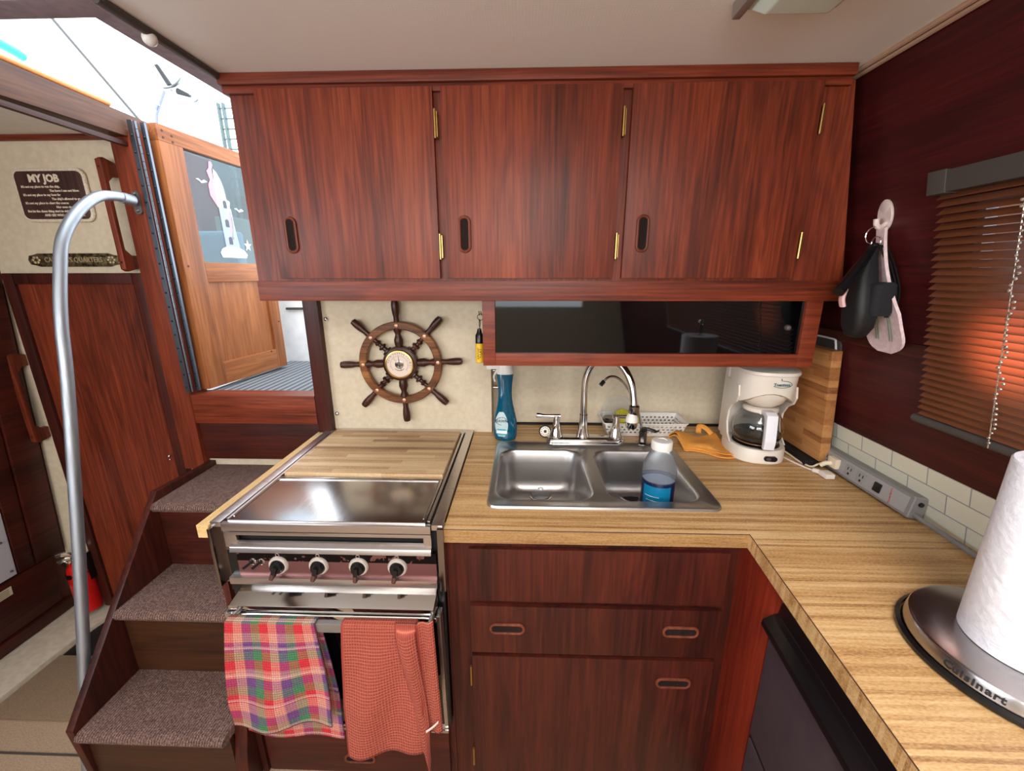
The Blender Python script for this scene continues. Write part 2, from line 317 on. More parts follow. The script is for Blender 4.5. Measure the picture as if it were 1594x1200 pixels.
# ------------------------------------------------------------------ mesh builder
class MB:
    def __init__(self): self.bm = bmesh.new(); self.mi = 0; self.uv = None
    def _add(self, tmp, M=None):
        if M is not None: tmp.transform(M)
        for f in tmp.faces: f.material_index = self.mi
        me = bpy.data.meshes.new('tmp'); tmp.to_mesh(me); tmp.free(); self.bm.from_mesh(me); bpy.data.meshes.remove(me); return self
    def hexa(self, p, bev=0.0, seg=2, M=None):
        """p: 8 points, bottom 4 ccw then top 4"""
        t = bmesh.new(); v = [t.verts.new(q) for q in p]
        for f in ((3, 2, 1, 0), (4, 5, 6, 7), (0, 1, 5, 4), (1, 2, 6, 5), (2, 3, 7, 6), (3, 0, 4, 7)): t.faces.new([v[i] for i in f])
        if bev > 0: bmesh.ops.bevel(t, geom=t.edges[:], offset=bev, segments=seg, affect='EDGES', profile=0.7, clamp_overlap=True)
        return self._add(t, M)
    def box(self, x0, x1, y0, y1, z0, z1, bev=0.0, seg=2, M=None):
        return self.hexa([(x0, y0, z0), (x1, y0, z0), (x1, y1, z0), (x0, y1, z0), (x0, y0, z1), (x1, y0, z1), (x1, y1, z1), (x0, y1, z1)], bev, seg, M)
    def prism(self, pts, a, b, plane='xy', bev=0.0, seg=2, M=None):
        t = bmesh.new()
        def P(u, v, w): return {'xy': (u, v, w), 'xz': (u, w, v), 'yz': (w, u, v)}[plane]
        lo = [t.verts.new(P(u, v, a)) for u, v in pts]; hi = [t.verts.new(P(u, v, b)) for u, v in pts]; n = len(pts)
        t.faces.new(lo[::-1]); t.faces.new(hi)
        for i in range(n): t.faces.new([lo[i], lo[(i+1) % n], hi[(i+1) % n], hi[i]])
        bmesh.ops.recalc_face_normals(t, faces=t.faces[:])
        if bev > 0: bmesh.ops.bevel(t, geom=t.edges[:], offset=bev, segments=seg, affect='EDGES', profile=0.7, clamp_overlap=True)
        return self._add(t, M)
    def cyl(self, p0, p1, r0, r1=None, n=24, M=None):
        r1 = r0 if r1 is None else r1
        return self.tube([p0, p1], [r0, r1], n, M=M)
    def tube(self, pts, r, n=12, closed=False, flat=1.0, M=None, caps=True):
        t = bmesh.new(); P = [Vector(p) for p in pts]; m = len(P)
        R = r if isinstance(r, (list, tuple)) else [r]*m
        rings = []; prev = None
        for i in range(m):
            if closed: d = P[(i+1) % m]-P[i-1]
            else: d = P[min(i+1, m-1)]-P[max(i-1, 0)]
            d.normalize()
            if prev is None:
                a = Vector((0, 0, 1)) if abs(d.z) < 0.9 else Vector((1, 0, 0)); e1 = d.cross(a).normalized()
            else: e1 = (prev - d*prev.dot(d)).normalized()
            prev = e1; e2 = d.cross(e1)
            rings.append([t.verts.new(P[i]+(e1*math.cos(2*PI*k/n)+e2*math.sin(2*PI*k/n)*flat)*max(R[i], 1e-5)) for k in range(n)])
        for i in range(m if closed else m-1):
            A, B = rings[i], rings[(i+1) % m]
            for k in range(n): t.faces.new([A[k], A[(k+1) % n], B[(k+1) % n], B[k]])
        if not closed and caps: t.faces.new(rings[0][::-1]); t.faces.new(rings[-1])
        bmesh.ops.recalc_face_normals(t, faces=t.faces[:])
        return self._add(t, M)
    def lathe(self, prof, c=(0, 0, 0), n=32, sx=1.0, sy=1.0, M=None, arc=None):
        """prof: (r, z) bottom to top"""
        t = bmesh.new(); rings = []
        for r, z in prof: rings.append([t.verts.new((c[0]+math.cos(2*PI*k/n)*max(r, 1e-5)*sx, c[1]+math.sin(2*PI*k/n)*max(r, 1e-5)*sy, c[2]+z)) for k in range(n)])
        for A, B in zip(rings, rings[1:]):
            for k in range(n): t.faces.new([A[k], A[(k+1) % n], B[(k+1) % n], B[k]])
        bmesh.ops.remove_doubles(t, verts=t.verts[:], dist=2e-5)
        bmesh.ops.recalc_face_normals(t, faces=t.faces[:])
        return self._add(t, M)
    def sphere(self, c, r, sc=(1, 1, 1), n=16, M=None):
        t = bmesh.new(); bmesh.ops.create_uvsphere(t, u_segments=n, v_segments=max(6, n//2), radius=r)
        t.transform(Matrix.Translation(c) @ Matrix.Diagonal((*sc, 1)))
        return self._add(t, M)
    def torus(self, c, R, r, axis='z', n=36, k=8, sx=1.0, sz=1.0, M=None):
        pts = []
        for i in range(n):
            a = 2*PI*i/n; u, v = R*sx*math.cos(a), R*sz*math.sin(a)
            pts.append({'z': (c[0]+u, c[1]+v, c[2]), 'y': (c[0]+u, c[1], c[2]+v), 'x': (c[0], c[1]+u, c[2]+v)}[axis])
        return self.tube(pts, r, k, closed=True, M=M)
    def loft(self, loops, cap0=True, cap1=True, M=None):
        t = bmesh.new(); R = [[t.verts.new(p) for p in L] for L in loops]; n = len(R[0])
        for A, B in zip(R, R[1:]):
            for k in range(n): t.faces.new([A[k], A[(k+1) % n], B[(k+1) % n], B[k]])
        if cap0: t.faces.new(R[0][::-1])
        if cap1: t.faces.new(R[-1])
        bmesh.ops.recalc_face_normals(t, faces=t.faces[:])
        return self._add(t, M)
    def grid(self, fn, nu, nv, thick=0.0, M=None, keep=None, us=1.0, vs=1.0):
        """fn(u, v) -> point; writes uv"""
        t = bmesh.new(); uvl = t.loops.layers.uv.new('UVMap')
        G = [[t.verts.new(fn(i/nu, j/nv)) for j in range(nv+1)] for i in range(nu+1)]
        for i in range(nu):
            for j in range(nv):
                if keep and not keep(i, j): continue
                f = t.faces.new([G[i][j], G[i+1][j], G[i+1][j+1], G[i][j+1]])
                for l, (a, b) in zip(f.loops, ((i, j), (i+1, j), (i+1, j+1), (i, j+1))): l[uvl].uv = (a/nu*us, b/nv*vs)
        for v in [v for v in t.verts if not v.link_faces]: t.verts.remove(v)
        if thick:
            bmesh.ops.recalc_face_normals(t, faces=t.faces[:]); bmesh.ops.solidify(t, geom=t.faces[:], thickness=thick)
        return self._add(t, M)
    def text(self, s, size, M, extrude=0.0004, align='CENTER', sx=1.0, bold=0.0):
        cu = bpy.data.curves.new('txt', 'FONT'); cu.body = s; cu.size = size; cu.extrude = extrude; cu.align_x = align; cu.align_y = 'CENTER'; cu.resolution_u = 2; cu.offset = bold
        o = bpy.data.objects.new('txt', cu); C.objects.link(o); bpy.context.view_layer.update()
        me = bpy.data.meshes.new_from_object(o); bpy.data.objects.remove(o); bpy.data.curves.remove(cu)
        t = bmesh.new(); t.from_mesh(me); bpy.data.meshes.remove(me)
        t.transform(Matrix.Diagonal((sx, 1, 1, 1))); return self._add(t, M)

ORG = {}
def _mats(me, mat):
    for m in (mat if isinstance(mat, (list, tuple)) else [mat]): me.materials.append(m)
def part(name, mb, mat, parent=None, local=False, angle=38, origin=None):
    """one mesh object; coordinates are world unless local"""
    bm = mb.bm
    if parent is not None and not local: bm.transform(ORG[parent.name].inverted())
    M = Matrix.Identity(4) if parent is None else ORG[parent.name].copy()
    if parent is None and origin is not None:
        bm.transform(Matrix.Translation(-Vector(origin))); M = Matrix.Translation(origin)
    me = bpy.data.meshes.new(name); bm.to_mesh(me); bm.free()
    _mats(me, mat)
    me.shade_smooth(); me.set_sharp_from_angle(angle=math.radians(angle))
    o = bpy.data.objects.new(name, me); C.objects.link(o)
    if parent is not None: o.parent = parent; ORG[o.name] = M
    else:
        if origin is not None: o.location = origin
        ORG[o.name] = M
    return o
def tag(o, label, cat, group=None, kind=None):
    o['label'] = label; o['category'] = cat
    if group: o['group'] = group
    if kind: o['kind'] = kind
    return o
def thing(name, label, cat, loc, rot=(0, 0, 0), group=None):
    o = bpy.data.objects.new(name, None); C.objects.link(o); o.empty_display_size = 0.05
    o.location = loc; o.rotation_euler = rot
    ORG[o.name] = Matrix.Translation(loc) @ Euler(rot).to_matrix().to_4x4()
    return tag(o, label, cat, group)
def structure(name, mb, mat, parent=None, **kw):
    o = part(name, mb, mat, parent, **kw)
    if parent is None: o['kind'] = 'structure'
    return o
def single(name, mb, mat, label, cat, origin, group=None, **kw):
    return tag(part(name, mb, mat, None, origin=origin, **kw), label, cat, group)
def smooth(pts, n=6, closed=False):
    P = [Vector(p) for p in pts]; out = []; m = len(P)
    for i in range(m if closed else m-1):
        p0 = P[i-1] if (i > 0 or closed) else P[0]; p1 = P[i]; p2 = P[(i+1) % m]; p3 = P[(i+2) % m] if (i+2 < m or closed) else P[-1]
        for k in range(n):
            s = k/n; out.append(0.5*((2*p1)+(-p0+p2)*s+(2*p0-5*p1+4*p2-p3)*s*s+(-p0+3*p1-3*p2+p3)*s**3))
    if not closed: out.append(P[-1])
    return out
def rr(cx, cy, w, h, r, n=6):
    out = []
    for sx, sy, a0 in ((1, 1, 0), (-1, 1, 90), (-1, -1, 180), (1, -1, 270)):
        for k in range(n+1):
            a = math.radians(a0+90*k/n); out.append((cx+sx*(w/2-r)+r*math.cos(a), cy+sy*(h/2-r)+r*math.sin(a)))
    return out
def wx(z, off=0.0): return 1.045-(z-0.91)*0.165-off      # the right cabin side leans inboard as it rises
def lx(z): return -2.13+0.09*z                            # so does the left one
def face_y(x, y, z, size_rot=0):                          # frame for lettering on a surface that faces the camera (-y)
    return Matrix.Translation((x, y, z)) @ Matrix.Rotation(PI/2, 4, 'X') @ Matrix.Rotation(size_rot, 4, 'Z')

# ================================================================== SETTING
RY = -3.45
structure('floor', MB().box(-2.2, 1.25, RY, 0.0, -0.05, 0.0), carpet)
mb = MB()
mb.box(-2.25, -1.385, 0.0, 0.05, 0.0, 2.0)
mb.box(-1.385, -0.80, 0.0, 0.05, 0.0, 1.05)
mb.box(-0.83, -0.13, 0.0, 0.12, 0.0, 2.05)
mb.box(-0.13, 1.15, 0.1, 0.15, 0.0, 2.05)
structure('wall_back', mb, cream2)
mb = MB()                                                  # headliner with the hatch opening left free
mb.box(-0.86, 1.0, -0.62, 0.15, 2.03, 2.09)
mb.box(-1.36, 1.0, -1.6, -0.62, 2.03, 2.09); mb.box(-1.36, 1.0, RY, -2.3, 2.03, 2.09); mb.box(-1.36, -0.25, -2.3, -1.6, 2.03, 2.09); mb.box(0.55, 1.0, -2.3, -1.6, 2.03, 2.09)  # gap behind the camera added to let the overhead fill through
structure('ceiling', mb, ceil_m)
structure('ceiling_side', MB().box(-2.1, -1.37, RY, 0.0, 1.998, 2.05), noisy('pale_deckhead', (232, 228, 216), (238, 234, 224), 60, 0.7, 0.1, 0.001))
mb = MB()                                                  # right cabin side, window opening left free
def rw(y0, y1, z0, z1, t=0.03):
    return [(wx(z0), y0, z0), (wx(z0)+t, y0, z0), (wx(z0)+t, y1, z0), (wx(z0), y1, z0), (wx(z1), y0, z1), (wx(z1)+t, y0, z1), (wx(z1)+t, y1, z1), (wx(z1), y1, z1)]
mb.hexa(rw(-0.62, 0.15, 0.0, 2.1)); mb.hexa(rw(-1.86, -0.62, 0.0, 1.22)); mb.hexa(rw(-1.86, -0.62, 1.68, 2.1)); mb.hexa(rw(RY, -1.86, 0.0, 2.1))
structure('wall_right', mb, wall_wood)
mb = MB(); mb.hexa([(wx(1.325), -0.58, 1.325), (wx(1.325)+.01, -0.58, 1.325), (wx(1.325)+.01, 0.1, 1.325), (wx(1.325), 0.1, 1.325), (wx(1.355)-.008, -0.58, 1.36), (wx(1.355)+.01, -0.58, 1.36), (wx(1.355)+.01, 0.1, 1.36), (wx(1.355)-.008, 0.1, 1.36)], 0.002)
for z in (1.525, 1.545):
    mb.box(wx(z)-0.0025, wx(z)+0.003, -0.585, 0.1, z, z+0.003)
structure('trim_1', mb, drk['y'])
mb = MB(); w = mb
for k in range(4): pass
mb.tube([(wx(2.03)-0.006, RY, 2.022), (wx(2.03)-0.006, 0.1, 2.022)], 0.007, 8); mb.tube([(wx(2.03)-0.02, RY, 2.026), (wx(2.03)-0.02, 0.1, 2.026)], 0.006, 8)
structure('trim_2', mb, plain('beige_welt', (176, 142, 118), 0.6))
# window in the right cabin side
mb = MB()
for (y0, y1, z0, z1) in ((-1.86, -0.62, 1.22, 1.235), (-1.86, -0.62, 1.665, 1.68), (-0.635, -0.62, 1.22, 1.68), (-1.86, -1.845, 1.22, 1.68)):
    mb.hexa([(wx(z0)+.005, y0, z0), (wx(z0)+.03, y0, z0), (wx(z0)+.03, y1, z0), (wx(z0)+.005, y1, z0), (wx(z1)+.005, y0, z1), (wx(z1)+.03, y0, z1), (wx(z1)+.03, y1, z1), (wx(z1)+.005, y1, z1)])
win = structure('window_1', mb, alu)
# left cabin side
def lw(y0, y1, z0, z1, a=0.0, t=-0.03):
    return [(lx(z0)+t, y0, z0), (lx(z0)+a, y0, z0), (lx(z0)+a, y1, z0), (lx(z0)+t, y1, z0), (lx(z1)+t, y0, z1), (lx(z1)+a, y0, z1), (lx(z1)+a, y1, z1), (lx(z1)+t, y1, z1)]
mb = MB(); mb.hexa(lw(-1.6, 0.0, 0.0, 2.05)); mb.hexa(lw(-3.0, -1.6, 0.0, 1.2)); mb.hexa(lw(-3.0, -1.6, 1.8, 2.05)); mb.hexa(lw(RY, -3.0, 0.0, 2.05))
structure('wall_left', mb, drk['z'])
# rear of the saloon behind the viewer, with its window
mb = MB(); mb.box(-2.2, 1.2, RY-0.05, RY, 0.0, 1.2); mb.box(-2.2, 1.2, RY-0.05, RY, 1.85, 2.1); mb.box(-2.2, -1.3, RY-0.05, RY, 1.2, 1.85); mb.box(0.6, 1.2, RY-0.05, RY, 1.2, 1.85)
structure('wall_rear', mb, cream)
# floor kerb along the left side, black sheet painting the shadow gap behind it, tan hatch board
mb = MB(); mb.prism([(-2.06, -1.6), (-1.93, -1.6), (-1.925, -0.3), (-1.915, -0.16), (-1.88, -0.0), (-2.12, 0.0), (-2.12, -0.4)], 0.0, 0.022, 'xy', 0.004)
structure('baseboard_left', mb, kerb_m)
mb = MB(); mb.box(-1.91, -1.45, -0.27, -0.0, 0.001, 0.004)
structure('floor_shade', mb, black_mt)
mb = MB(); mb.box(-1.91, -1.35, -0.515, -0.27, 0.0, 0.014, 0.004)
structure('floor_board', mb, carpet_d)
mb = MB(); mb.box(-1.92, -0.9, -0.618, -0.612, 0.0, 0.003)
structure('floor_seam', mb, dgrey_pl)

# posts, sill boards and beam around the companionway
mb = MB(); mb.box(-1.415, -1.329, -0.035, 0.06, 0.745, 2.0, 0.006)
structure('trim_3', mb, mah['z'])
mb = MB(); mb.box(-0.828, -0.772, -0.03, 0.12, 0.912, 2.02, 0.004)
structure('trim_4', mb, drk['z'])
mb = MB(); mb.box(-1.345, -0.829, -0.03, 0.05, 0.947, 1.066, 0.004)
structure('trim_5', mb, mah['x'])
mb = MB(); mb.box(-1.345, -0.829, -0.018, 0.0, 0.786, 0.944, 0.003)
structure('trim_6', mb, drk['x'])
mb = MB()                                                  # beam along the hatch
mb.hexa([(-1.40, -1.2, 1.955), (-1.345, -1.2, 1.955), (-1.345, 0.06, 1.982), (-1.40, 0.06, 1.982), (-1.40, -1.2, 2.08), (-1.345, -1.2, 2.08), (-1.345, 0.06, 2.052), (-1.40, 0.06, 2.052)], 0.008)
structure('trim_7', mb, weath)
mb = MB(); mb.box(-1.372, -1.352, -1.2, 0.02, 1.95, 1.966, 0.006)
structure('trim_8', mb, drk['y'])
mb = MB(); mb.box(-2.1, -1.40, -0.014, 0.0, 1.98, 1.998, 0.003)
structure('trim_9', mb, mah['x'])
mb = MB()                                                  # padded edge of the hatch opening
mb.prism([(-0.80, 2.03), (-0.80, 2.018), (-0.865, 2.026), (-0.878, 2.05), (-0.878, 2.09), (-0.85, 2.09)], -0.64, 0.12, 'xz')
mb.box(-1.36, -0.80, -0.66, -0.60, 2.02, 2.09, 0.01)
structure('trim_10', mb, noisy('mauve_vinyl', (134, 118, 126), (150, 134, 140), 60, 0.6, 0.05))
mb = MB(); mb.tube([(-0.797, -0.66, 2.022), (-0.797, -0.3, 2.022)], 0.009, 10)
structure('trim_11', mb, dgrey_pl)
mb = MB(); mb.sphere((-0.80, -0.545, 2.012), 0.014)
single('ceiling_button', mb, white_pl, 'small white round fastener on the dark edging of the hatch opening', 'fastener', (-0.80, -0.545, 2.03))

# dark red panel under the cream bulkhead
p = thing('bulkhead_panel', 'tall plain mahogany panel door below the cream bulkhead beside the stairs', 'panel', (-1.69, 0, 0.03))
mb = MB()
mb.box(-1.96, -1.918, -0.028, 0, 0.03, 1.535, 0.006); mb.box(-1.46, -1.418, -0.028, 0, 0.03, 1.535, 0.006); mb.box(-1.918, -1.46, -0.028, 0, 1.495, 1.535, 0.006); mb.box(-1.918, -1.46, -0.028, 0, 0.03, 0.08, 0.006)
part('door_frame', mb, drk['z'], p)
part('door_panel', MB().box(-1.918, -1.46, -0.016, -0.002, 0.08, 1.495), mah['z'], p)
mb = MB(); mb.sphere((-1.475, -0.03, 0.80), 0.006); mb.sphere((-1.475, -0.03, 0.785), 0.004)
part('screw', mb, chrome, p)

# ================================================================== UPPER CABINETS
u = thing('wall_cabinet', 'long red-brown wall cabinet with three flat doors under the ceiling', 'cabinet', (0.04, -0.33, 1.455))
mb = MB(); mb.hexa([(-0.785, -0.33, 1.455), (0.905, -0.33, 1.455), (0.93, 0.0, 1.455), (-0.785, 0.0, 1.455), (-0.785, -0.33, 2.0), (0.83, -0.33, 2.0), (0.85, 0.0, 2.0), (-0.785, 0.0, 2.0)])
part('cabinet_body', mb, mah['z'], u)
mb = MB(); mb.hexa([(-0.787, -0.337, 1.453), (0.905, -0.337, 1.453), (0.905, -0.33, 1.453), (-0.787, -0.33, 1.453), (-0.787, -0.337, 1.51), (0.898, -0.337, 1.51), (0.898, -0.33, 1.51), (-0.787, -0.33, 1.51)], 0.002)
part('bottom_rail', mb, mah['x'], u)
mb = MB(); mb.box(-0.80, 0.818, -0.352, -0.33, 2.003, 2.03, 0.006); mb.box(-0.795, 0.815, -0.343, -0.33, 1.985, 2.003, 0.003); mb.box(-0.80, -0.785, -0.33, 0.0, 2.0, 2.03, 0.004)
part('crown_moulding', mb, mah['x'], u)
def pull(cx, cz, y, vertical=True, L=0.098, wd=0.036):
    mb = MB(); n = 40; pts = []
    a, b_ = (wd/2, L/2) if vertical else (L/2, wd/2)
    base = rr(0, 0, 2*a-0.008, 2*b_-0.008, min(a, b_)-0.0045, 8)
    mb.tube([(cx+q[0], y, cz+q[1]) for q in base], 0.0042, 8, closed=True)
    mb.mi = 1
    inner = rr(0, 0, 2*a-0.014, 2*b_-0.014, min(a, b_)-0.0075, 8)
    loops = []
    for s, dy in ((1.0, 0.0), (0.8, 0.0022), (0.45, 0.003)): loops.append([(cx+q[0]*s if vertical else cx+q[0]*s, y-0.0018+dy*0.5, cz+q[1]*s) for q in inner])
    mb.loft(loops, cap0=False)
    return mb
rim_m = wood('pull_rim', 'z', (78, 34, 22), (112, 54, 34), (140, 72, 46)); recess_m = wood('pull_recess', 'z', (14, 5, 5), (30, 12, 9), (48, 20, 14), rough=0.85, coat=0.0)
for i, (x0, x1, hx, hl) in enumerate(((-0.708, -0.242, -0.657, -0.2375), (-0.221, 0.247, -0.168, 0.2515), (0.272, 0.7445, 0.321, 0.749))):
    d = part('door', MB().box(x0, x1, -0.35, -0.332, 1.517, 1.993, 0.0015), mah['z'], u)
    part('handle', pull(hx, 1.635, -0.352), [rim_m, recess_m], d)
    for z in (1.907, 1.603):
        mb = MB(); mb.cyl((hl, -0.352, z-0.034), (hl, -0.352, z+0.034), 0.0036, n=10); mb.box(hl-0.0008, hl+0.006, -0.3505, -0.332, z-0.03, z+0.03)
        part('hinge', mb, brass, d)

g = thing('plate_cabinet', 'low red wood cabinet with a black glass front above the faucet', 'cabinet', (0.36, -0.33, 1.26))
mb = MB()
mb.box(-0.126, -0.088, -0.33, -0.305, 1.258, 1.455, 0.002); mb.box(0.812, 0.858, -0.33, -0.305, 1.258, 1.455, 0.002); mb.box(-0.088, 0.812, -0.33, -0.305, 1.258, 1.297, 0.002)
part('front_frame', mb, mah['x'], g)
mb = MB(); mb.box(-0.124, -0.104, -0.305, -0.0, 1.26, 1.455); mb.box(0.84, 0.856, -0.305, 0.08, 1.26, 1.455); mb.box(-0.104, 0.84, -0.305, 0.09, 1.26, 1.272)
part('cabinet_body', mb, drk['y'], g)
part('glass_panel', MB().box(-0.09, 0.814, -0.319, -0.313, 1.295, 1.455), black_glass, g)
mb = MB(); mb.box(-0.104, 0.84, -0.02, -0.01, 1.272, 1.455); part('back_panel', mb, black_mt, g)
mb = MB(); mb.lathe([(0.009, 0), (0.009, 0.004), (0.006, 0.008), (0.0, 0.009)], n=20, M=Matrix.Translation((0.775, -0.319, 1.375)) @ Matrix.Rotation(PI/2, 4, 'X'))
part('latch_button', mb, plain('pewter', (120, 116, 112), 0.4, 0.8), g)

# ================================================================== WORKTOP AND BASE CABINETS
import itertools
def poly_with_holes(outer, holes, z0, z1):
    t = bmesh.new(); edges = []
    for L in [outer]+holes:
        vs = [t.verts.new((x, y, z1)) for x, y in L]; edges += [t.edges.new((vs[i], vs[(i+1) % len(vs)])) for i in range(len(vs))]
    bmesh.ops.triangle_fill(t, use_beauty=True, use_dissolve=False, edges=edges)
    bmesh.ops.recalc_face_normals(t, faces=t.faces[:])
    if t.faces[0].normal.z < 0: bmesh.ops.reverse_faces(t, faces=t.faces[:])
    if z1 > z0:
        top = t.faces[:]; r = bmesh.ops.extrude_face_region(t, geom=top, use_keep_orig=True)
        vs = [e for e in r['geom'] if isinstance(e, bmesh.types.BMVert)]
        for v in vs: v.co.z = z0
        bmesh.ops.recalc_face_normals(t, faces=t.faces[:])
    return t
wt = thing('worktop', 'L-shaped butcher-block patterned laminate worktop around the sink', 'worktop', (0.4, -0.3, 0.91))
mb = MB()
outer = [(-0.2, -0.66), (0.556, -0.66), (0.47, -1.62), (1.044, -1.62), (1.044, 0.098), (-0.128, 0.098), (-0.128, 0.0), (-0.2, 0.0)]
mb._add(poly_with_holes(outer, [rr(0.2205, -0.337, 0.62, 0.42, 0.03)[::-1]], 0.872, 0.91))
part('countertop', mb, counter_m, wt, angle=20)
mb = MB(); mb.box(-0.834, -0.803, -0.665, -0.001, 0.876, 0.912, 0.001)
part('side_ledge', mb, ledge_m, wt)
mb = MB(); mb.box(-0.128, 1.04, 0.09, 0.1, 0.91, 0.918)
part('back_joint', mb, black_mt, wt)
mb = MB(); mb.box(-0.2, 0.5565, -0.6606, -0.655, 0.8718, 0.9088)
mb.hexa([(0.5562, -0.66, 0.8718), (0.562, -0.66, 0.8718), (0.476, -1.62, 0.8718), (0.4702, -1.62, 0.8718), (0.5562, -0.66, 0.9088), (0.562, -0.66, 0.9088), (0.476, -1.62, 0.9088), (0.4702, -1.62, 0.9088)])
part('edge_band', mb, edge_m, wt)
mb = MB()
o_ = [(-0.2, -0.6608), (0.5565, -0.6608), (0.4705, -1.62)]
for a, b_ in zip(o_, o_[1:]): mb.tube([(a[0], a[1], 0.9095), (b_[0], b_[1], 0.9095)], 0.0011, 6)
part('edge_seam', mb, plain('dark_seam', (70, 44, 30), 0.6), wt)

b = thing('base_cabinet', 'dark mahogany base cabinet with a wide drawer and door below the sink', 'cabinet', (0.19, -0.635, 0))
mb = MB(); mb.box(-0.2, -0.13, -0.635, -0.6, 0.0, 0.872); mb.box(0.515, 0.557, -0.635, -0.6, 0.0, 0.872); mb.box(-0.13, 0.515, -0.633, -0.61, 0.0, 0.872)
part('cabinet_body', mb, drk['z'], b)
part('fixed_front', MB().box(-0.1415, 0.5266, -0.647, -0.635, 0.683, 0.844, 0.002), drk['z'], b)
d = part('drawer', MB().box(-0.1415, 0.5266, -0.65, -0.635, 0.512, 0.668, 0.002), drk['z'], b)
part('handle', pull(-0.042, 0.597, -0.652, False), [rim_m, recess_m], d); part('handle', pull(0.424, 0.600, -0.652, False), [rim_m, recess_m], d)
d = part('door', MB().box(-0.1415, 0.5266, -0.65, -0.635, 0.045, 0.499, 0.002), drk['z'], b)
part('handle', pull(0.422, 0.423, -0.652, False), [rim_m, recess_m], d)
for z in (0.43, 0.115):
    mb = MB(); mb.cyl((-0.145, -0.651, z-0.034), (-0.145, -0.651, z+0.034), 0.0035, n=10); part('hinge', mb, brass, d)
mb = MB(); mb.box(0.557, 0.575, -0.787, -0.6, 0.0, 0.872, 0.002)
single('end_panel', mb, wood('red_panel', 'z', (84, 22, 12), (124, 38, 20), (150, 56, 30)), 'narrow bright red-brown wood panel between base cabinet and fridge', 'panel', (0.566, -0.69, 0))

# ------------------------------------------------------------------ fridge
f = thing('mini_fridge', 'small plum-grey fridge with a glossy black top edge under the worktop', 'fridge', (0.553, -0.792, 0), (0, 0, -math.radians(5.1)))
mb = MB(); mb.box(0.03, 0.42, -0.60, -0.0, 0.02, 0.845, 0.006); part('cabinet_body', mb, black_mt, f, local=True)
mb = MB(); mb.box(0.0, 0.028, -0.59, -0.004, 0.452, 0.77, 0.003); mb.box(0.0, 0.028, -0.59, -0.004, 0.03, 0.438, 0.003)
part('door_panel', mb, fridge_m, f, local=True)
mb = MB(); mb.box(0.004, 0.028, -0.59, -0.004, 0.438, 0.452)
part('door_seam', mb, black_pl, f, local=True)
mb = MB(); mb.prism([(0.03, 0.845), (0.02, 0.838), (0.014, 0.80), (0.002, 0.795), (-0.016, 0.782), (-0.018, 0.768), (0.0, 0.764), (0.03, 0.764)], -0.6, 0.004, 'xz', 0.002)
part('handle_rail', mb, black_pl, f, local=True)

# ------------------------------------------------------------------ stove
s = thing('electric_stove', 'stainless boat stove with four black knobs and a folded-down lid', 'stove', (-0.5, -0.33, 0.24))
XL, XR = -0.801, -0.2035
mb = MB(); mb.box(XL+0.01, XR-0.01, -0.64, -0.02, 0.25, 0.905); part('stove_body', mb, black_mt, s)
mb = MB()
mb.box(XL, XL+0.028, -0.66, -0.0, 0.905, 0.920, 0.002); mb.box(XR-0.028, XR, -0.66, -0.0, 0.905, 0.920, 0.002); mb.box(XL+0.028, XR-0.028, -0.03, -0.0, 0.905, 0.920, 0.002)
mb.box(XL+0.034, XL+0.042, -0.645, -0.036, 0.905, 0.922, 0.001); mb.box(XR-0.042, XR-0.034, -0.645, -0.036, 0.905, 0.922, 0.001); mb.box(XL+0.042, XR-0.042, -0.046, -0.036, 0.905, 0.922, 0.001)
part('top_frame', mb, trim_steel, s)
mb = MB(); mb.box(XL+0.044, XR-0.044, -0.655, -0.432, 0.905, 0.924, 0.002); mb.box(XL+0.044, XR-0.044, -0.428, -0.42, 0.905, 0.923, 0.001)
mb.box(XL+0.05, XL+0.053, -0.64, -0.438, 0.924, 0.926); mb.box(XR-0.053, XR-0.05, -0.64, -0.438, 0.924, 0.926)
mb.box(XL+0.05, XR-0.05, -0.441, -0.438, 0.924, 0.926)
part('lid', mb, steel, s)
mb = MB(); mb.box(XL+0.03, XR-0.03, -0.664, -0.652, 0.896, 0.918, 0.002)
mb.box(XL+0.045, XR-0.03, -0.662, -0.652, 0.883, 0.893, 0.002); mb.box(XL+0.03, XL+0.062, -0.66, -0.65, 0.846, 0.893, 0.001); mb.box(XR-0.05, XR-0.03, -0.66, -0.65, 0.846, 0.893, 0.001)
mb.hexa([(XL+0.045, -0.672, 0.838), (XR-0.03, -0.672, 0.838), (XR-0.03, -0.65, 0.838), (XL+0.045, -0.65, 0.838), (XL+0.045, -0.668, 0.852), (XR-0.03, -0.668, 0.852), (XR-0.03, -0.65, 0.862), (XL+0.045, -0.65, 0.862)], 0.002)
mb.box(XL+0.03, XR-0.018, -0.672, -0.64, 0.741, 0.762, 0.003)
part('front_trim', mb, trim_steel, s)
mb = MB(); mb.box(XL-0.002, XL+0.006, -0.672, -0.64, 0.732, 0.905, 0.001); mb.box(XL, XL+0.03, -0.652, -0.64, 0.732, 0.905)
part('side_flange', mb, mirror_dark, s)
mb = MB(); mb.box(XR-0.012, XR+0.004, -0.672, -0.64, 0.732, 0.916, 0.001)
part('side_flange', mb, mirror_dark, s)
part('control_panel', MB().box(XL+0.055, XR-0.02, -0.662, -0.65, 0.75, 0.838), panel_m, s)
mb = MB(); mb.box(XL+0.03, XL+0.055, -0.66, -0.65, 0.75, 0.838); part('panel_end', mb, black_pl, s)
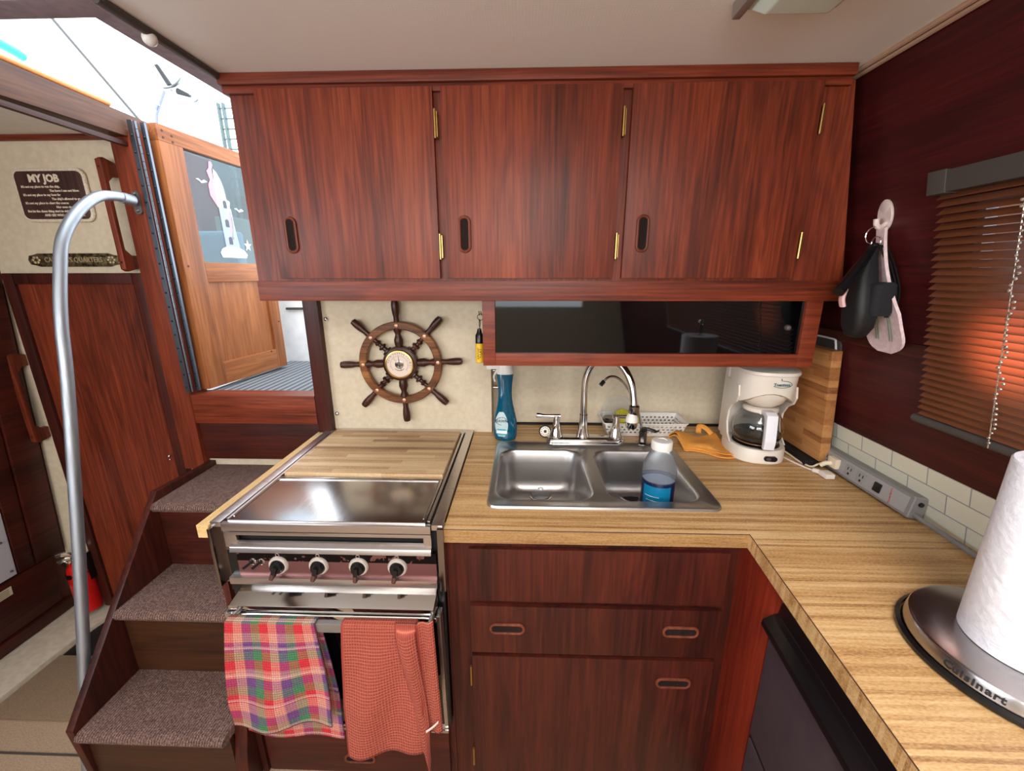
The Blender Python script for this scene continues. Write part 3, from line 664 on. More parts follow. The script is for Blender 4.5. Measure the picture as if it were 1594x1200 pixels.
for i, kx in enumerate((-0.637, -0.531, -0.426, -0.3245)):
    MK = Matrix.Translation((kx, -0.662, 0.797)) @ Matrix.Rotation(PI/2, 4, 'X')
    mb = MB(); mb.lathe([(0.0255, 0), (0.0255, 0.004), (0.0225, 0.008), (0.019, 0.008), (0.019, 0.0)], n=32, M=MK); mb.mi = 1
    mb.lathe([(0.018, 0), (0.0175, 0.014), (0.015, 0.018), (0, 0.0185)], n=24, M=MK)
    a = (-0.42, -0.3, -0.12, -0.2)[i]
    mb.box(-0.0055, 0.0055, -0.03, 0.010, 0.010, 0.027, 0.003, M=MK @ Matrix.Rotation(a, 4, 'Z'))
    mb.mi = 2; mb.box(-0.004, 0.004, -0.0305, -0.012, 0.012, 0.0275, 0.002, M=MK @ Matrix.Rotation(a, 4, 'Z'))
    part('knob', mb, [plain('knob_bezel', (206, 196, 186), 0.35, 0.3), black_pl, plain('knob_pointer', (110, 74, 64), 0.35, 0.5)], s)
    mb = MB(); mb.torus((kx, -0.6635, 0.827), 0.0045, 0.0011, 'y', 16, 6); part('indicator_ring', mb, plain('ring_grey', (150, 128, 122), 0.4, 0.4), s)
for kx in (-0.706, -0.683):
    mb = MB(); mb.torus((kx, -0.663, 0.806), 0.0075, 0.0024, 'y', 20, 8); mb.mi = 1; mb.tube([(kx, -0.663, 0.806), (kx-0.012, -0.685, 0.80)], [0.0025, 0.0038], 10)
    part('toggle_switch', mb, [chrome, black_pl], s)
mb = MB(); mb.tube([(-0.59, -0.6625, 0.817), (-0.59, -0.664, 0.817)], 0.003, 10); part('indicator_lamp', mb, plain('ring_dim', (88, 70, 70), 0.4), s)
# oven door, ajar at its top
MO = Matrix.Translation((0, -0.665, 0.25)) @ Matrix.Rotation(math.radians(3.2), 4, 'X')
od = part('oven_door', MB().box(-0.772, -0.222, -0.01, 0.012, 0.012, 0.43, 0.002, M=MO), black_glass, s)
mb = MB(); mb.hexa([(-0.765, -0.008, 0.425), (-0.226, -0.008, 0.425), (-0.222, 0.018, 0.425), (-0.772, 0.018, 0.425), (-0.765, -0.012, 0.452), (-0.228, -0.012, 0.452), (-0.226, 0.040, 0.476), (-0.752, 0.040, 0.476)], 0.003, M=MO)
mb.box(-0.772, -0.222, -0.016, 0.0, 0.415, 0.428, 0.002, M=MO)
part('top_trim', mb, chrome, od)
mb = MB(); mb.box(-0.775, -0.212, -0.014, 0.006, -0.004, 0.006, 0.001, M=MO); mb.box(-0.775, -0.212, -0.014, 0.006, 0.012, 0.02, 0.001, M=MO); mb.box(-0.222, -0.212, -0.012, 0.02, 0.0, 0.43, 0.001, M=MO); mb.box(-0.778, -0.771, -0.012, 0.02, 0.0, 0.43, 0.001, M=MO)
part('edge_trim', mb, trim_steel, od)
mb = MB(); mb.box(-0.70, -0.30, -0.0115, -0.009, 0.07, 0.12, 0, M=MO); part('window_band', mb, plain('oven_grey', (60, 62, 58), 0.4), od)
BZ, BY = 0.678, -0.735
mb = MB(); mb.box(-0.738, -0.235, BY-0.008, BY+0.008, BZ-0.013, BZ+0.013, 0.003)
for x in (-0.742, -0.232): mb.tube(smooth([(x, BY, BZ), (x, BY+0.02, BZ+0.008), (x, -0.69, 0.675)], 5), 0.006, 10)
part('handle_bar', mb, plain('handle_grey', (150, 146, 142), 0.35, 0.7), od)
mb = MB(); mb.box(XL+0.01, XR-0.005, -0.645, -0.63, 0.70, 0.741); mb.box(XR-0.02, XR-0.003, -0.658, -0.64, 0.25, 0.727, 0.001)
part('inner_frame', mb, black_pl, s)

sc_ = thing('stove_cabinet', 'dark wood cabinet base with a drawer below the stove', 'cabinet', (-0.5, -0.62, 0))
mb = MB(); mb.box(-0.822, -0.804, -0.64, 0.0, 0.0, 0.874); mb.box(-0.2035, -0.2, -0.64, -0.5, 0.0, 0.86); mb.box(-0.822, -0.2, -0.63, -0.6, 0.0, 0.245)
part('cabinet_body', mb, drk['z'], sc_)
d = part('drawer', MB().box(-0.79, -0.22, -0.645, -0.63, 0.02, 0.205, 0.003), drk['x'], sc_)
part('handle', pull(-0.5, 0.082, -0.647, False), [rim_m, recess_m], d)

cb = single('cutting_board', MB().box(XL+0.052, XR-0.046, -0.412, -0.05, 0.908, 0.932, 0.004), cut_m, 'worn butcher-block cutting board set into the stove top', 'cutting board', (-0.5, -0.23, 0.908))

# ================================================================== SINK
sk = thing('sink', 'stainless steel double bowl sink set in the worktop', 'sink', (0.22, -0.337, 0.91))
mb = MB()
SX0, SX1, SY0, SY1 = -0.1035, 0.5445, -0.563, -0.108
cx, cy = (SX0+SX1)/2, (SY0+SY1)/2; Wd, Hd = SX1-SX0, SY1-SY0
def L3(w, h, r, z, x=cx, y=cy, n=6): return [(px, py, z) for px, py in rr(x, y, w, h, r, n)]
mb.loft([L3(Wd, Hd, 0.03, 0.9105), L3(Wd-0.004, Hd-0.004, 0.029, 0.917), L3(Wd-0.014, Hd-0.014, 0.026, 0.9175), L3(Wd-0.026, Hd-0.026, 0.022, 0.9125)], False, False)
bowls = ((0.060, 0.292), (0.376, 0.268)); BH = 0.345; byc = -0.3465
zt = 0.9125
t = poly_with_holes(rr(cx, cy, Wd-0.026, Hd-0.026, 0.022), [rr(bx, byc, bw, BH, 0.055)[::-1] for bx, bw in bowls], zt, zt)
mb._add(t)
bmesh.ops.remove_doubles(mb.bm, verts=mb.bm.verts[:], dist=1e-4)
part('rim', mb, sink_steel, sk, angle=50)
for k, (bx, bw) in enumerate(bowls):
    mb = MB(); Ls = []
    for dw, z, r in ((0, zt, .055), (0.006, zt-0.002, .055), (0.012, zt-0.009, .054), (0.022, zt-0.05, .052), (0.03, zt-0.11, .052), (0.04, zt-0.135, .055), (0.06, zt-0.15, .06), (0.09, zt-0.157, .06), (0.16, zt-0.159, .05), (0.2, zt-0.160, .03)):
        Ls.append(L3(bw-dw, BH-dw, min(r, (bw-dw)/2-0.002), z, bx, byc))
    mb.loft(Ls, False, True); bmesh.ops.reverse_faces(mb.bm, faces=mb.bm.faces[:])
    bowl = part('bowl', mb, sink_steel, sk, angle=60)
    dx, dy = (0.062, -0.225) if k == 0 else (0.385, -0.225)
    zb = zt-0.1585
    mb = MB(); mb.lathe([(0.042, 0.0), (0.041, 0.004), (0.036, 0.005), (0.029, 0.001), (0.028, 0.0006)], (dx, dy, zb), 36); mb.mi = 1; mb.lathe([(0.027, 0.0012), (0.0, 0.0014)], (dx, dy, zb), 24)
    part('drain', mb, [chrome, black_mt if k else steel], bowl)
    if k == 0:
        mb = MB()  # ribs shaped to stand for comb-like reflections on the bowl floor
        for i in range(9):
            xx = 0.062-0.036+i*0.009
            mb.tube([(xx, dy-0.035, zb+0.004), (xx+0.004, dy-0.105-0.01*math.sin(i), zb+0.004)], [0.0022, 0.0016], 6)
        part('reflection_rib', mb, sink_steel, bowl); mb = MB()
        for i in range(7):
            xx = -0.045+i*0.011; mb.tube([(xx, -0.42, zb+0.006), (xx-0.01, -0.485, zb+0.012)], 0.002, 6)
        part('reflection_rib', mb, sink_steel, bowl)
mb = MB(); mb.lathe([(0.034, 0), (0.036, 0.004), (0.03, 0.010), (0.012, 0.012), (0.008, 0.02), (0.010, 0.026), (0, 0.028)], (0.062, -0.225, zb+0.0052), 32)
single('sink_strainer', mb, clear_pl, 'clear ribbed strainer cup over the drain in the left bowl', 'strainer', (0.062, -0.225, 0.76))

# ------------------------------------------------------------------ faucet
fa = thing('faucet', 'chrome gooseneck faucet with two lever handles behind the sink', 'faucet', (0.225, -0.095, 0.915))
mb = MB(); mb.loft([[(x, y, z) for x, y in rr(0.232, -0.10, w, h, h/2-0.001, 8)] for w, h, z in ((0.295, 0.062, 0.9135), (0.295, 0.062, 0.922), (0.285, 0.052, 0.934), (0.27, 0.04, 0.938))])
part('base_plate', mb, chrome, fa)
for hx, sgn in ((0.122, -1), (0.345, 1)):
    mb = MB(); mb.lathe([(0.026, 0.0), (0.025, 0.008), (0.017, 0.03), (0.0125, 0.055), (0.012, 0.072), (0.011, 0.085), (0.0, 0.086)], (hx, -0.10, 0.934), 28)
    mb.tube([(hx-sgn*0.014, -0.10, 1.016), (hx+sgn*0.045, -0.10, 1.016), (hx+sgn*0.072, -0.10, 1.019), (hx+sgn*0.076, -0.10, 1.020)], [0.0085, 0.0075, 0.010, 0.0085], 16)
    part('lever_handle', mb, chrome, fa)
mb = MB(); mb.lathe([(0.026, 0), (0.024, 0.01), (0.017, 0.035), (0.0145, 0.07), (0.0145, 0.09)], (0.222, -0.10, 0.934), 28)
path = smooth([(0.222, -0.10, 1.02), (0.2205, -0.102, 1.09), (0.222, -0.108, 1.16), (0.238, -0.122, 1.215), (0.268, -0.145, 1.243), (0.302, -0.17, 1.245), (0.335, -0.195, 1.222), (0.358, -0.218, 1.175), (0.366, -0.232, 1.12), (0.368, -0.238, 1.10)], 6)
mb.tube(path, 0.0125, 18)
part('spout', mb, chrome, fa)
mb = MB(); mb.lathe([(0.0145, 0), (0.017, 0.004), (0.017, 0.028), (0.0135, 0.032), (0, 0.032)][::1], (0.368, -0.24, 1.075), 24)
part('collar', mb, mirror_dark, fa)
mb = MB(); mb.lathe([(0.0, 0.0), (0.017, 0.0), (0.019, 0.004), (0.0205, 0.022)], (0.362, -0.243, 1.028), 24); mb.mi = 1; mb.lathe([(0.0205, 0.022), (0.019, 0.036), (0.012, 0.05), (0, 0.05)], (0.362, -0.243, 1.028), 24)
part('spray_head', mb, [chrome, white_pl], fa)
ft = thing('filter_tap', 'slim drinking water tap with black lever right of the faucet', 'tap', (0.447, -0.10, 0.915))
mb = MB(); mb.lathe([(0.027, 0), (0.027, 0.003), (0.02, 0.006), (0.015, 0.008), (0.0145, 0.05), (0, 0.051)], (0.447, -0.104, 0.913), 8); part('tap_body', mb, mirror_dark, ft, angle=30)
mb = MB(); mb.tube(smooth([(0.445, -0.095, 0.96), (0.43, -0.09, 1.02), (0.408, -0.095, 1.075), (0.375, -0.11, 1.128), (0.35, -0.12, 1.158), (0.322, -0.13, 1.176), (0.297, -0.14, 1.176), (0.278, -0.152, 1.163)], 6), 0.0048, 12); part('spout', mb, chrome, ft)
mb = MB(); mb.cyl((0.280, -0.151, 1.165), (0.268, -0.158, 1.153), 0.0075, n=14); part('spout_tip', mb, black_pl, ft)
mb = MB(); mb.box(0.436, 0.458, -0.115, -0.093, 0.963, 0.975, 0.003); mb.tube(smooth([(0.45, -0.105, 0.972), (0.475, -0.11, 0.967), (0.49, -0.112, 0.963), (0.503, -0.113, 0.966)], 4), [0.007]*8+[0.005, 0.004, 0.004, 0.003, 0.003], 8); part('lever', mb, black_pl, ft)

# ================================================================== THINGS ON THE WORKTOP
# basket
bk = thing('plastic_basket', 'white perforated plastic basket behind the faucet', 'basket', (0.47, 0.03, 0.91))
def wallgrid(p00, p10, p01, p11, nu, nv):
    P = [Vector(q) for q in (p00, p10, p01, p11)]
    return lambda u_, v_: (P[0]*(1-u_)+P[1]*u_)*(1-v_)+(P[2]*(1-u_)+P[3]*u_)*v_
x0, x1, y0, y1, ins, zb0, zt0 = 0.315, 0.632, -0.045, 0.082, 0.015, 0.913, 0.968
bot = [(x0+ins, y0+ins), (x1-ins, y0+ins), (x1-ins, y1-ins), (x0+ins, y1-ins)]; top = [(x0, y0), (x1, y0), (x1, y1), (x0, y1)]
mb = MB()
for i in range(4):
    a, b_ = i, (i+1) % 4; nu = 36 if i % 2 == 0 else 16
    fn = wallgrid((*bot[a], zb0), (*bot[b_], zb0), (*top[a], zt0), (*top[b_], zt0), nu, 7)
    mb.grid(fn, nu, 9, 0.0, keep=lambda i_, j_: not (j_ in (2, 4, 6) and (i_ % 2 == (1 if j_ != 4 else 0))))
part('basket_wall', mb, white_pl, bk)
mb = MB(); mb.box(x0+ins, x1-ins, y0+ins, y1-ins, 0.911, 0.914); part('basket_floor', mb, white_pl, bk)
mb = MB(); mb.tube([(*q, zt0) for q in rr((x0+x1)/2, (y0+y1)/2, x1-x0+0.008, y1-y0+0.008, 0.012, 4)], 0.003, 6, closed=True); part('basket_rim', mb, white_pl, bk)
mb = MB(); mb.grid(lambda u_, v_: (0.365+0.075*u_, 0.03-0.05*v_+0.012*math.sin(u_*3), 0.955+0.055*math.sin(PI*min(1, v_*0.8+0.15))*(1-0.5*abs(u_-0.35))), 14, 14, 0.004)
mb.grid(lambda u_, v_: (0.355+0.10*u_, -0.015+0.008*math.sin(9*u_), 0.985-0.055*v_+0.015*math.sin(PI*u_)), 14, 8, 0.004)
single('yellow_sponge_cloth', mb, noisy('yellow_sponge', (196, 186, 46), (214, 204, 70), 120, 0.9, 0.4), 'crumpled yellow sponge cloth in the white basket', 'sponge', (0.40, 0.0, 0.93))
mb = MB(); mb.lathe([(0.026, 0), (0.028, 0.004), (0.028, 0.02), (0.024, 0.025), (0.012, 0.022), (0, 0.024)], (0.342, 0.0, 0.955), 28)
for i in range(5): mb.torus((0.342, 0.0, 0.962+i*0.004), 0.029-0.001*i, 0.0012, 'z', 24, 5)
single('coiled_scourer', mb, mirror_dark, 'dark metal scourer lying at the left end of the white basket', 'scourer', (0.342, 0.0, 0.955))
mb = MB(); mb.torus((0.385, 0.055, 0.985), 0.066, 0.0022, 'y', 48, 8); mb.torus((0.385, 0.052, 0.982), 0.05, 0.0012, 'y', 40, 6)
mb.lathe([(0.0, 0), (0.064, 0.0006)], n=40, M=Matrix.Translation((0.385, 0.054, 0.985)) @ Matrix.Rotation(PI/2, 4, 'X'))
single('round_cover', mb, clear_pl, 'clear round cover standing upright in the white basket', 'cover', (0.385, 0.055, 0.925))
# round timer
tm = thing('round_timer', 'small round black timer with a white dial beside the faucet base', 'timer', (0.085, -0.03, 0.91))
MT = Matrix.Translation((0.083, -0.045, 0.934)) @ Matrix.Rotation(PI/2-0.25, 4, 'X')
mb = MB(); mb.lathe([(0.022, -0.012), (0.024, -0.008), (0.024, 0.006), (0.021, 0.009), (0.018, 0.009)], n=32, M=MT); part('case', mb, black_pl, tm)
mb = MB(); mb.lathe([(0.0195, 0.0), (0.0195, 0.0096), (0.0, 0.0098)], n=32, M=MT); mb.mi = 1
for k in range(12):
    mb.box(-0.0011, 0.0011, 0.0125, 0.017, 0.0098, 0.0103, M=MT @ Matrix.Rotation(k*PI/6, 4, 'Z'))
mb.lathe([(0.006, 0.0098), (0.005, 0.0125), (0, 0.013)], n=16, M=MT)
part('dial', mb, [plain('dial_white', (236, 228, 212), 0.5), ink], tm)

# spray soap bottle
sb = thing('dish_spray_bottle', 'blue dish soap spray bottle standing left of the sink', 'bottle', (-0.072, -0.075, 0.91))
prof = [(0.030, 0.0), (0.040, 0.004), (0.045, 0.02), (0.0455, 0.05), (0.044, 0.08), (0.038, 0.11), (0.031, 0.14), (0.027, 0.165), (0.026, 0.19), (0.0275, 0.22), (0.031, 0.25), (0.032, 0.262), (0.0, 0.263)]
mb = MB(); mb.lathe(prof, (-0.072, -0.075, 0.911), 36, 1.0, 0.62); part('bottle_body', mb, soap_m, sb)
mb = MB(); mb.lathe([(0.0325, 0.262), (0.0335, 0.27), (0.031, 0.285), (0.026, 0.30), (0.0, 0.302)], (-0.072, -0.075, 0.911), 30, 1.0, 0.7); mb.box(-0.14, -0.06, -0.085, -0.065, 1.19, 1.215, 0.006)
mb.tube(smooth([(-0.098, -0.08, 1.192), (-0.112, -0.085, 1.165), (-0.108, -0.085, 1.145)], 5), [0.007]*11, 10, flat=0.5)
part('spray_trigger', mb, white_pl, sb)
def on_bottle(px, pz, lift=0.0012):                        # point on the front of the bottle for x offset, height
    import bisect
    for (ra, za), (rb, zb_) in zip(prof, prof[1:]):
        if za <= pz <= zb_: r = ra+(rb-ra)*(pz-za)/(zb_-za); break
    r += lift; px = max(-r, min(r, px)); return (-0.072+px, -0.075-0.62*math.sqrt(max(r*r-px*px, 0)), 0.911+pz)
def label_patch(mb, fx, w_of, z0, z1, lift, nu=12, nv=16):
    mb.grid(lambda u_, v_: on_bottle(fx+(u_-0.5)*w_of(v_), z0+(z1-z0)*v_, lift), nu, nv)
mb = MB(); label_patch(mb, -0.013, lambda v_: 0.050*math.sin(PI*(0.12+0.82*v_))**0.7, 0.022, 0.118, 0.0012); mb.mi = 1
label_patch(mb, -0.013, lambda v_: 0.046*math.sin(PI*(0.1+0.8*v_))**0.5, 0.026, 0.052, 0.002); mb.mi = 2
label_patch(mb, -0.012, lambda v_: 0.04, 0.034, 0.046, 0.0028, 8, 3)
q = on_bottle(-0.012, 0.083, 0.003); mb.mi = 3
mb.text('DAWN', 0.016, Matrix.Translation(q) @ Matrix.Rotation(-0.25, 4, 'Z') @ Matrix.Rotation(PI/2, 4, 'X') @ Matrix.Rotation(0.06, 4, 'Z'), 0.0006)
mb.torus((q[0], q[1]+0.001, q[2]), 0.021, 0.0008, 'y', 32, 5, sz=0.7, M=None)
part('label', mb, [plain('label_pale', (186, 206, 208), 0.4), plain('label_teal', (70, 160, 178), 0.4), white_ink, plain('navy', (20, 40, 90), 0.4)], sb)

# clear bottle in the right bowl
cbz = zt-0.1585
bt = thing('clear_bottle', 'clear bottle with a white cap and blue label in the right bowl', 'bottle', (0.392, -0.42, cbz))
bx_, by_ = 0.402, -0.435
prof2 = [(0.040, 0.0), (0.045, 0.004), (0.046, 0.02), (0.046, 0.175), (0.0475, 0.19), (0.049, 0.215), (0.046, 0.235), (0.036, 0.262), (0.027, 0.275), (0.025, 0.28), (0.025, 0.29)]
mb = MB(); mb.lathe(prof2, (bx_, by_, cbz), 40); part('bottle_body', mb, clear_pl, bt)
mb = MB(); mb.lathe([(0.0, 0.001), (0.0435, 0.001), (0.0435, 0.182), (0.0, 0.183)], (bx_, by_, cbz), 36); part('contents', mb, liquid_m, bt)
mb = MB(); mb.lathe([(0.029, 0.283), (0.0295, 0.286), (0.0295, 0.305), (0.027, 0.309), (0.014, 0.31), (0.0135, 0.3085), (0, 0.309)], (bx_, by_, cbz), 40); part('cap', mb, white_pl, bt)
mb = MB()
def cyl_patch(a0, a1, z0, z1, r, mi):
    mb.mi = mi; mb.grid(lambda u_, v_: (bx_+r*math.sin(a0+(a1-a0)*u_), by_-r*math.cos(a0+(a1-a0)*u_), cbz+z0+(z1-z0)*v_), 24, 2)
cyl_patch(-PI, PI, 0.03, 0.192, 0.0476, 0); cyl_patch(-1.25, 0.5, 0.085, 0.18, 0.0484, 1); cyl_patch(-1.25, -0.35, 0.035, 0.085, 0.0484, 2); cyl_patch(-0.35, 0.5, 0.035, 0.082, 0.0484, 3); cyl_patch(0.95, 1.5, 0.06, 0.115, 0.0484, 4)
for k in range(5): cyl_patch(-1.1+0.1*(k % 2), -0.2, 0.148-0.013*k, 0.1492-0.013*k, 0.0489, 3)
for k in range(6): cyl_patch(-0.28, 0.42-0.1*(k % 3), 0.074-0.006*k, 0.0755-0.006*k, 0.0489, 0)
part('label', mb, [plain('label_navy', (14, 24, 64), 0.35), plain('label_blue', (6, 108, 148), 0.35), plain('label_light', (130, 176, 226), 0.4), plain('label_white', (220, 224, 228), 0.4), red_ink], bt)

# orange cloth
def clothf(u_, v_):
    x = 0.552+0.185*u_+0.03*v_*(1-u_); y = -0.052-0.185*v_*(0.55+0.45*u_)+0.012*math.sin(7*u_)-0.02*(1-u_)
    return (x, y, 0.917+0.026*math.sin(PI*min(1, v_*1.1))**0.6*(0.6+0.4*math.sin(5*u_+1))+0.010*math.sin(9*u_+4*v_)*math.sin(PI*v_)+0.02*max(0, 0.25-v_)*(1+math.sin(8*u_)))
mb = MB(); mb.grid(clothf, 26, 26, 0.004); mb.grid(lambda u_, v_: tuple(Vector(clothf(u_, v_))*1+Vector((0.004, 0.006, 0.006+0.004*math.sin(6*v_+3*u_)))), 26, 26, 0.003)
mb.tube(smooth([(0.675, -0.05, 0.935), (0.685, -0.03, 0.955), (0.705, -0.04, 0.952), (0.72, -0.065, 0.936)], 6), 0.010, 10, flat=0.5)
single('orange_cloth', mb, orange_m, 'folded orange cleaning cloth lying between the sink and coffee maker', 'cloth', (0.65, -0.12, 0.91))

# coffee maker (local: front = -y)
cf = thing('coffee_maker', 'white drip coffee maker with a glass carafe in the corner', 'coffee maker', (0.815, -0.165, 0.911), (0, 0, math.radians(-9)))
def dshape(w, df, db, z, n=20, sq=2.6):
    out = []
    for k in range(n*2):
        a = 2*PI*k/(n*2); c_, s_ = math.cos(a), math.sin(a)
        ex = 2/sq; x = math.copysign(abs(c_)**ex, c_)*w; y = math.copysign(abs(s_)**ex, s_)*(df if s_ < 0 else db); out.append((x, y, z))
    return out
mb = MB(); mb.loft([dshape(0.084, 0.108, 0.095, 0.0), dshape(0.09, 0.115, 0.10, 0.006), dshape(0.09, 0.115, 0.10, 0.046), dshape(0.086, 0.111, 0.098, 0.052)]); part('base', mb, ivory_pl, cf, local=True)
mb = MB(); mb.lathe([(0.074, 0.052), (0.072, 0.055), (0, 0.055)], (0, -0.028, 0), 40); part('hot_plate', mb, black_pl, cf, local=True)
mb = MB(); mb.box(-0.088, 0.088, 0.052, 0.098, 0.04, 0.30, 0.012, 3)
for sx in (-1, 1):
    mb.prism([(0.06, 0.04), (-0.045, 0.05), (-0.012, 0.07), (0.008, 0.11), (0.004, 0.15), (-0.02, 0.18), (-0.055, 0.20), (-0.07, 0.225), (-0.06, 0.26), (0.06, 0.26)][::-1], sx*0.087-0.003, sx*0.087+0.003, 'yz', 0.0015)
part('column', mb, ivory_pl, cf, local=True)
def dsh2(w, df, db, z, drop):
    return [(x, y, z-drop*min(1, abs(x)/w)**2.0*(1 if y < 0.03 else 1)) for x, y, _ in dshape(w, df, db, 0)]
mb = MB(); mb.loft([dsh2(0.086, 0.100, 0.095, 0.244, 0.048), dsh2(0.089, 0.108, 0.097, 0.246, 0.048), dsh2(0.090, 0.112, 0.098, 0.27, 0.02), dshape(0.092, 0.116, 0.10, 0.305)]); part('brew_housing', mb, ivory_pl, cf, local=True)
mb = MB(); mb.loft([dshape(0.046, 0.070, 0.045, 0.19), dshape(0.066, 0.088, 0.06, 0.205), dshape(0.080, 0.098, 0.08, 0.235), dshape(0.082, 0.10, 0.085, 0.25)]); part('filter_basket', mb, plain('basket_ivory', (214, 202, 188), 0.4), cf, local=True)
mb = MB(); mb.loft([dshape(0.095, 0.120, 0.10, 0.304), dshape(0.097, 0.122, 0.10, 0.308), dshape(0.095, 0.12, 0.10, 0.316), dshape(0.07, 0.09, 0.08, 0.324)]); part('lid', mb, ivory_pl, cf, local=True)
mb = MB(); mb.prism(rr(0.02, 0.026, 0.040, 0.017, 0.0084, 8), -0.120, -0.108, 'xz'); mb.mi = 1; mb.prism(rr(0.013, 0.026, 0.014, 0.01, 0.0045, 4), -0.1222, -0.119, 'xz'); part('power_switch', mb, [black_pl, dgrey_pl], cf, local=True)
mb = MB(); MLg = Matrix.Translation((0.016, -0.1145, 0.279)) @ Matrix.Rotation(0.17, 4, 'Z') @ Matrix.Rotation(PI/2, 4, 'X')
mb.text('Toastess', 0.0145, MLg @ Matrix.Translation((0, 0, 0.0015)), 0.0008)
mb.tube([(0.016+0.029*math.cos(a)*(1), -0.1172+0.003*math.cos(a), 0.279+0.0115*math.sin(a)+0.002) for a in [math.radians(d_) for d_ in range(-150, 100, 10)]], 0.0008, 5)
mb.tube([(0.014, -0.1172, 0.292), (0.012, -0.1172, 0.299)], 0.0012, 5)
part('logo', mb, teal_ink, cf, local=True)
ca = thing('coffee_carafe', 'glass carafe with a white handle on the coffee maker hot plate', 'carafe', (0.8106, -0.1927, 0.9665), (0, 0, math.radians(-9)))
prc = [(0.045, 0.0), (0.062, 0.003), (0.074, 0.02), (0.079, 0.042), (0.077, 0.065), (0.068, 0.090), (0.056, 0.110), (0.053, 0.118)]
mb = MB(); mb.lathe([(0.0, 0.0)]+prc+[(r_-0.002, z_) for r_, z_ in prc[::-1][:-1]]+[(0.043, 0.0025), (0.0, 0.0025)], (0, 0, 0.0), 44); part('glass_body', mb, plain('carafe_glass', (244, 246, 246), 0.02, 0.0, Transmission_Weight=1.0, IOR=1.4), ca, local=True)
mb = MB(); mb.lathe([(0.040, 0.0035), (0.058, 0.007), (0.070, 0.020), (0.0755, 0.034), (0.0, 0.0345)], (0, 0, 0), 40); part('coffee', mb, coffee_m, ca, local=True)
mb = MB(); mb.torus((0, 0, 0.006), 0.067, 0.0022, 'z', 40, 6); part('rim_line', mb, plain('amber_rim', (120, 84, 56), 0.3), ca, local=True)
mb = MB(); mb.lathe([(0.050, 0.112), (0.054, 0.114), (0.054, 0.124), (0.050, 0.127), (0.0, 0.128)], (0, 0, 0), 40); part('lid', mb, ivory_pl, ca, local=True)
Mh = Matrix.Rotation(0.0, 4, 'Z')
mb = MB(); mb.prism([(-0.052, 0.114), (-0.052, 0.128), (-0.085, 0.130), (-0.104, 0.124), (-0.116, 0.04), (-0.112, 0.010), (-0.096, 0.010), (-0.094, 0.04), (-0.086, 0.10), (-0.076, 0.114)], -0.017, 0.016, 'yz', 0.004, M=Mh)
part('handle', mb, plain('handle_white', (228, 228, 236), 0.25), ca, local=True)

# corner boards on a dark rest
single('board_rest', MB().box(0.935, 1.035, -0.275, 0.04, 0.911, 0.930, 0.003), black_mt, 'low dark rest under the chopping block in the corner', 'rest', (0.985, -0.11, 0.911))
mb = MB(); MBd = Matrix.Translation((0.985, -0.162, 0.9335)) @ Matrix.Rotation(math.radians(-4.5), 4, 'Y')
mb = MB(); mb.box(-0.016, 0.016, -0.128, 0.17, 0.0, 0.368, 0.004, M=MBd)
single('chopping_block', mb, board_m, 'thick butcher-block chopping board leaning upright against the right wall', 'cutting board', (0.985, -0.14, 0.9335))
tr = thing('serving_tray', 'dark tray with a pale bent rim standing behind the chopping block', 'tray', (1.02, -0.1, 0.931))
MTr = Matrix.Translation((1.012, -0.11, 0.9315)) @ Matrix.Rotation(math.radians(-5.6), 4, 'Y')
mb = MB(); mb.prism(rr(0.0, 0.20, 0.33, 0.40, 0.02, 6), -0.003, 0.003, 'yz', M=MTr); part('tray_panel', mb, dgrey_pl, tr)
mb = MB(); mb.tube([tuple(MTr @ Vector((-0.004, y_, z_))) for y_, z_ in smooth([(-0.155, 0.372, 0), (-0.150, 0.378, 0), (-0.145, 0.40, 0), (-0.13, 0.404, 0), (0.0, 0.404, 0), (0.1, 0.404, 0)], 4) for y_, z_ in [(y_, z_)]] if False else [tuple(MTr @ Vector((-0.004, v_.x, v_.y))) for v_ in smooth([(-0.158, 0.365, 0), (-0.150, 0.372, 0), (-0.146, 0.392, 0), (-0.13, 0.402, 0), (0.0, 0.402, 0), (0.1, 0.402, 0)], 4)], 0.0032, 8); part('tray_handle', mb, white_pl, tr)

# tiles behind the worktop
mb = MB(); mb.hexa([(wx(0.91)-0.004, -1.6, 0.911), (wx(0.91), -1.6, 0.911), (wx(0.91), 0.09, 0.911), (wx(0.91)-0.004, 0.09, 0.911), (wx(1.055)-0.004, -1.6, 1.056), (wx(1.055), -1.6, 1.056), (wx(1.055), 0.09, 1.056), (wx(1.055)-0.004, 0.09, 1.056)])
single('tile_backsplash', mb, tile_m, 'strip of cream subway tiles along the right wall above the worktop', 'tiles', (wx(0.91), -0.5, 0.91))

# power strip on the wall
ps = thing('power_strip', 'grey power strip lying along the tiles with a black switch', 'power strip', (1.01, -0.42, 0.915))
MP = Matrix.Translation((1.012, -0.42, 0.9465)) @ Matrix.Rotation(math.radians(9), 4, 'Y')
mb = MB(); mb.box(-0.019, 0.022, -0.172, 0.20, -0.031, 0.031, 0.007, 3, M=MP); part('housing', mb, grey_pl, ps)
mb = MB(); mb.box(-0.0215, -0.018, -0.160, 0.19, -0.022, 0.024, 0.002, M=MP); part('face_plate', mb, plain('strip_face', (150, 148, 148), 0.45), ps)
for k in range(5):
    yy = 0.165-k*0.0445
    mb = MB(); mb.box(-0.0232, -0.021, yy-0.017, yy+0.017, -0.016, 0.016, 0.001, M=MP); mb.mi = 1
    for dy_ in (-0.006, 0.006): mb.box(-0.0238, -0.023, yy+dy_-0.0012, yy+dy_+0.0012, 0.001, 0.010, M=MP)
    mb.box(-0.0238, -0.023, yy-0.003, yy+0.003, -0.012, -0.006, M=MP)
    part('outlet', mb, [plain('outlet_grey', (142, 140, 140), 0.4), black_mt], ps)
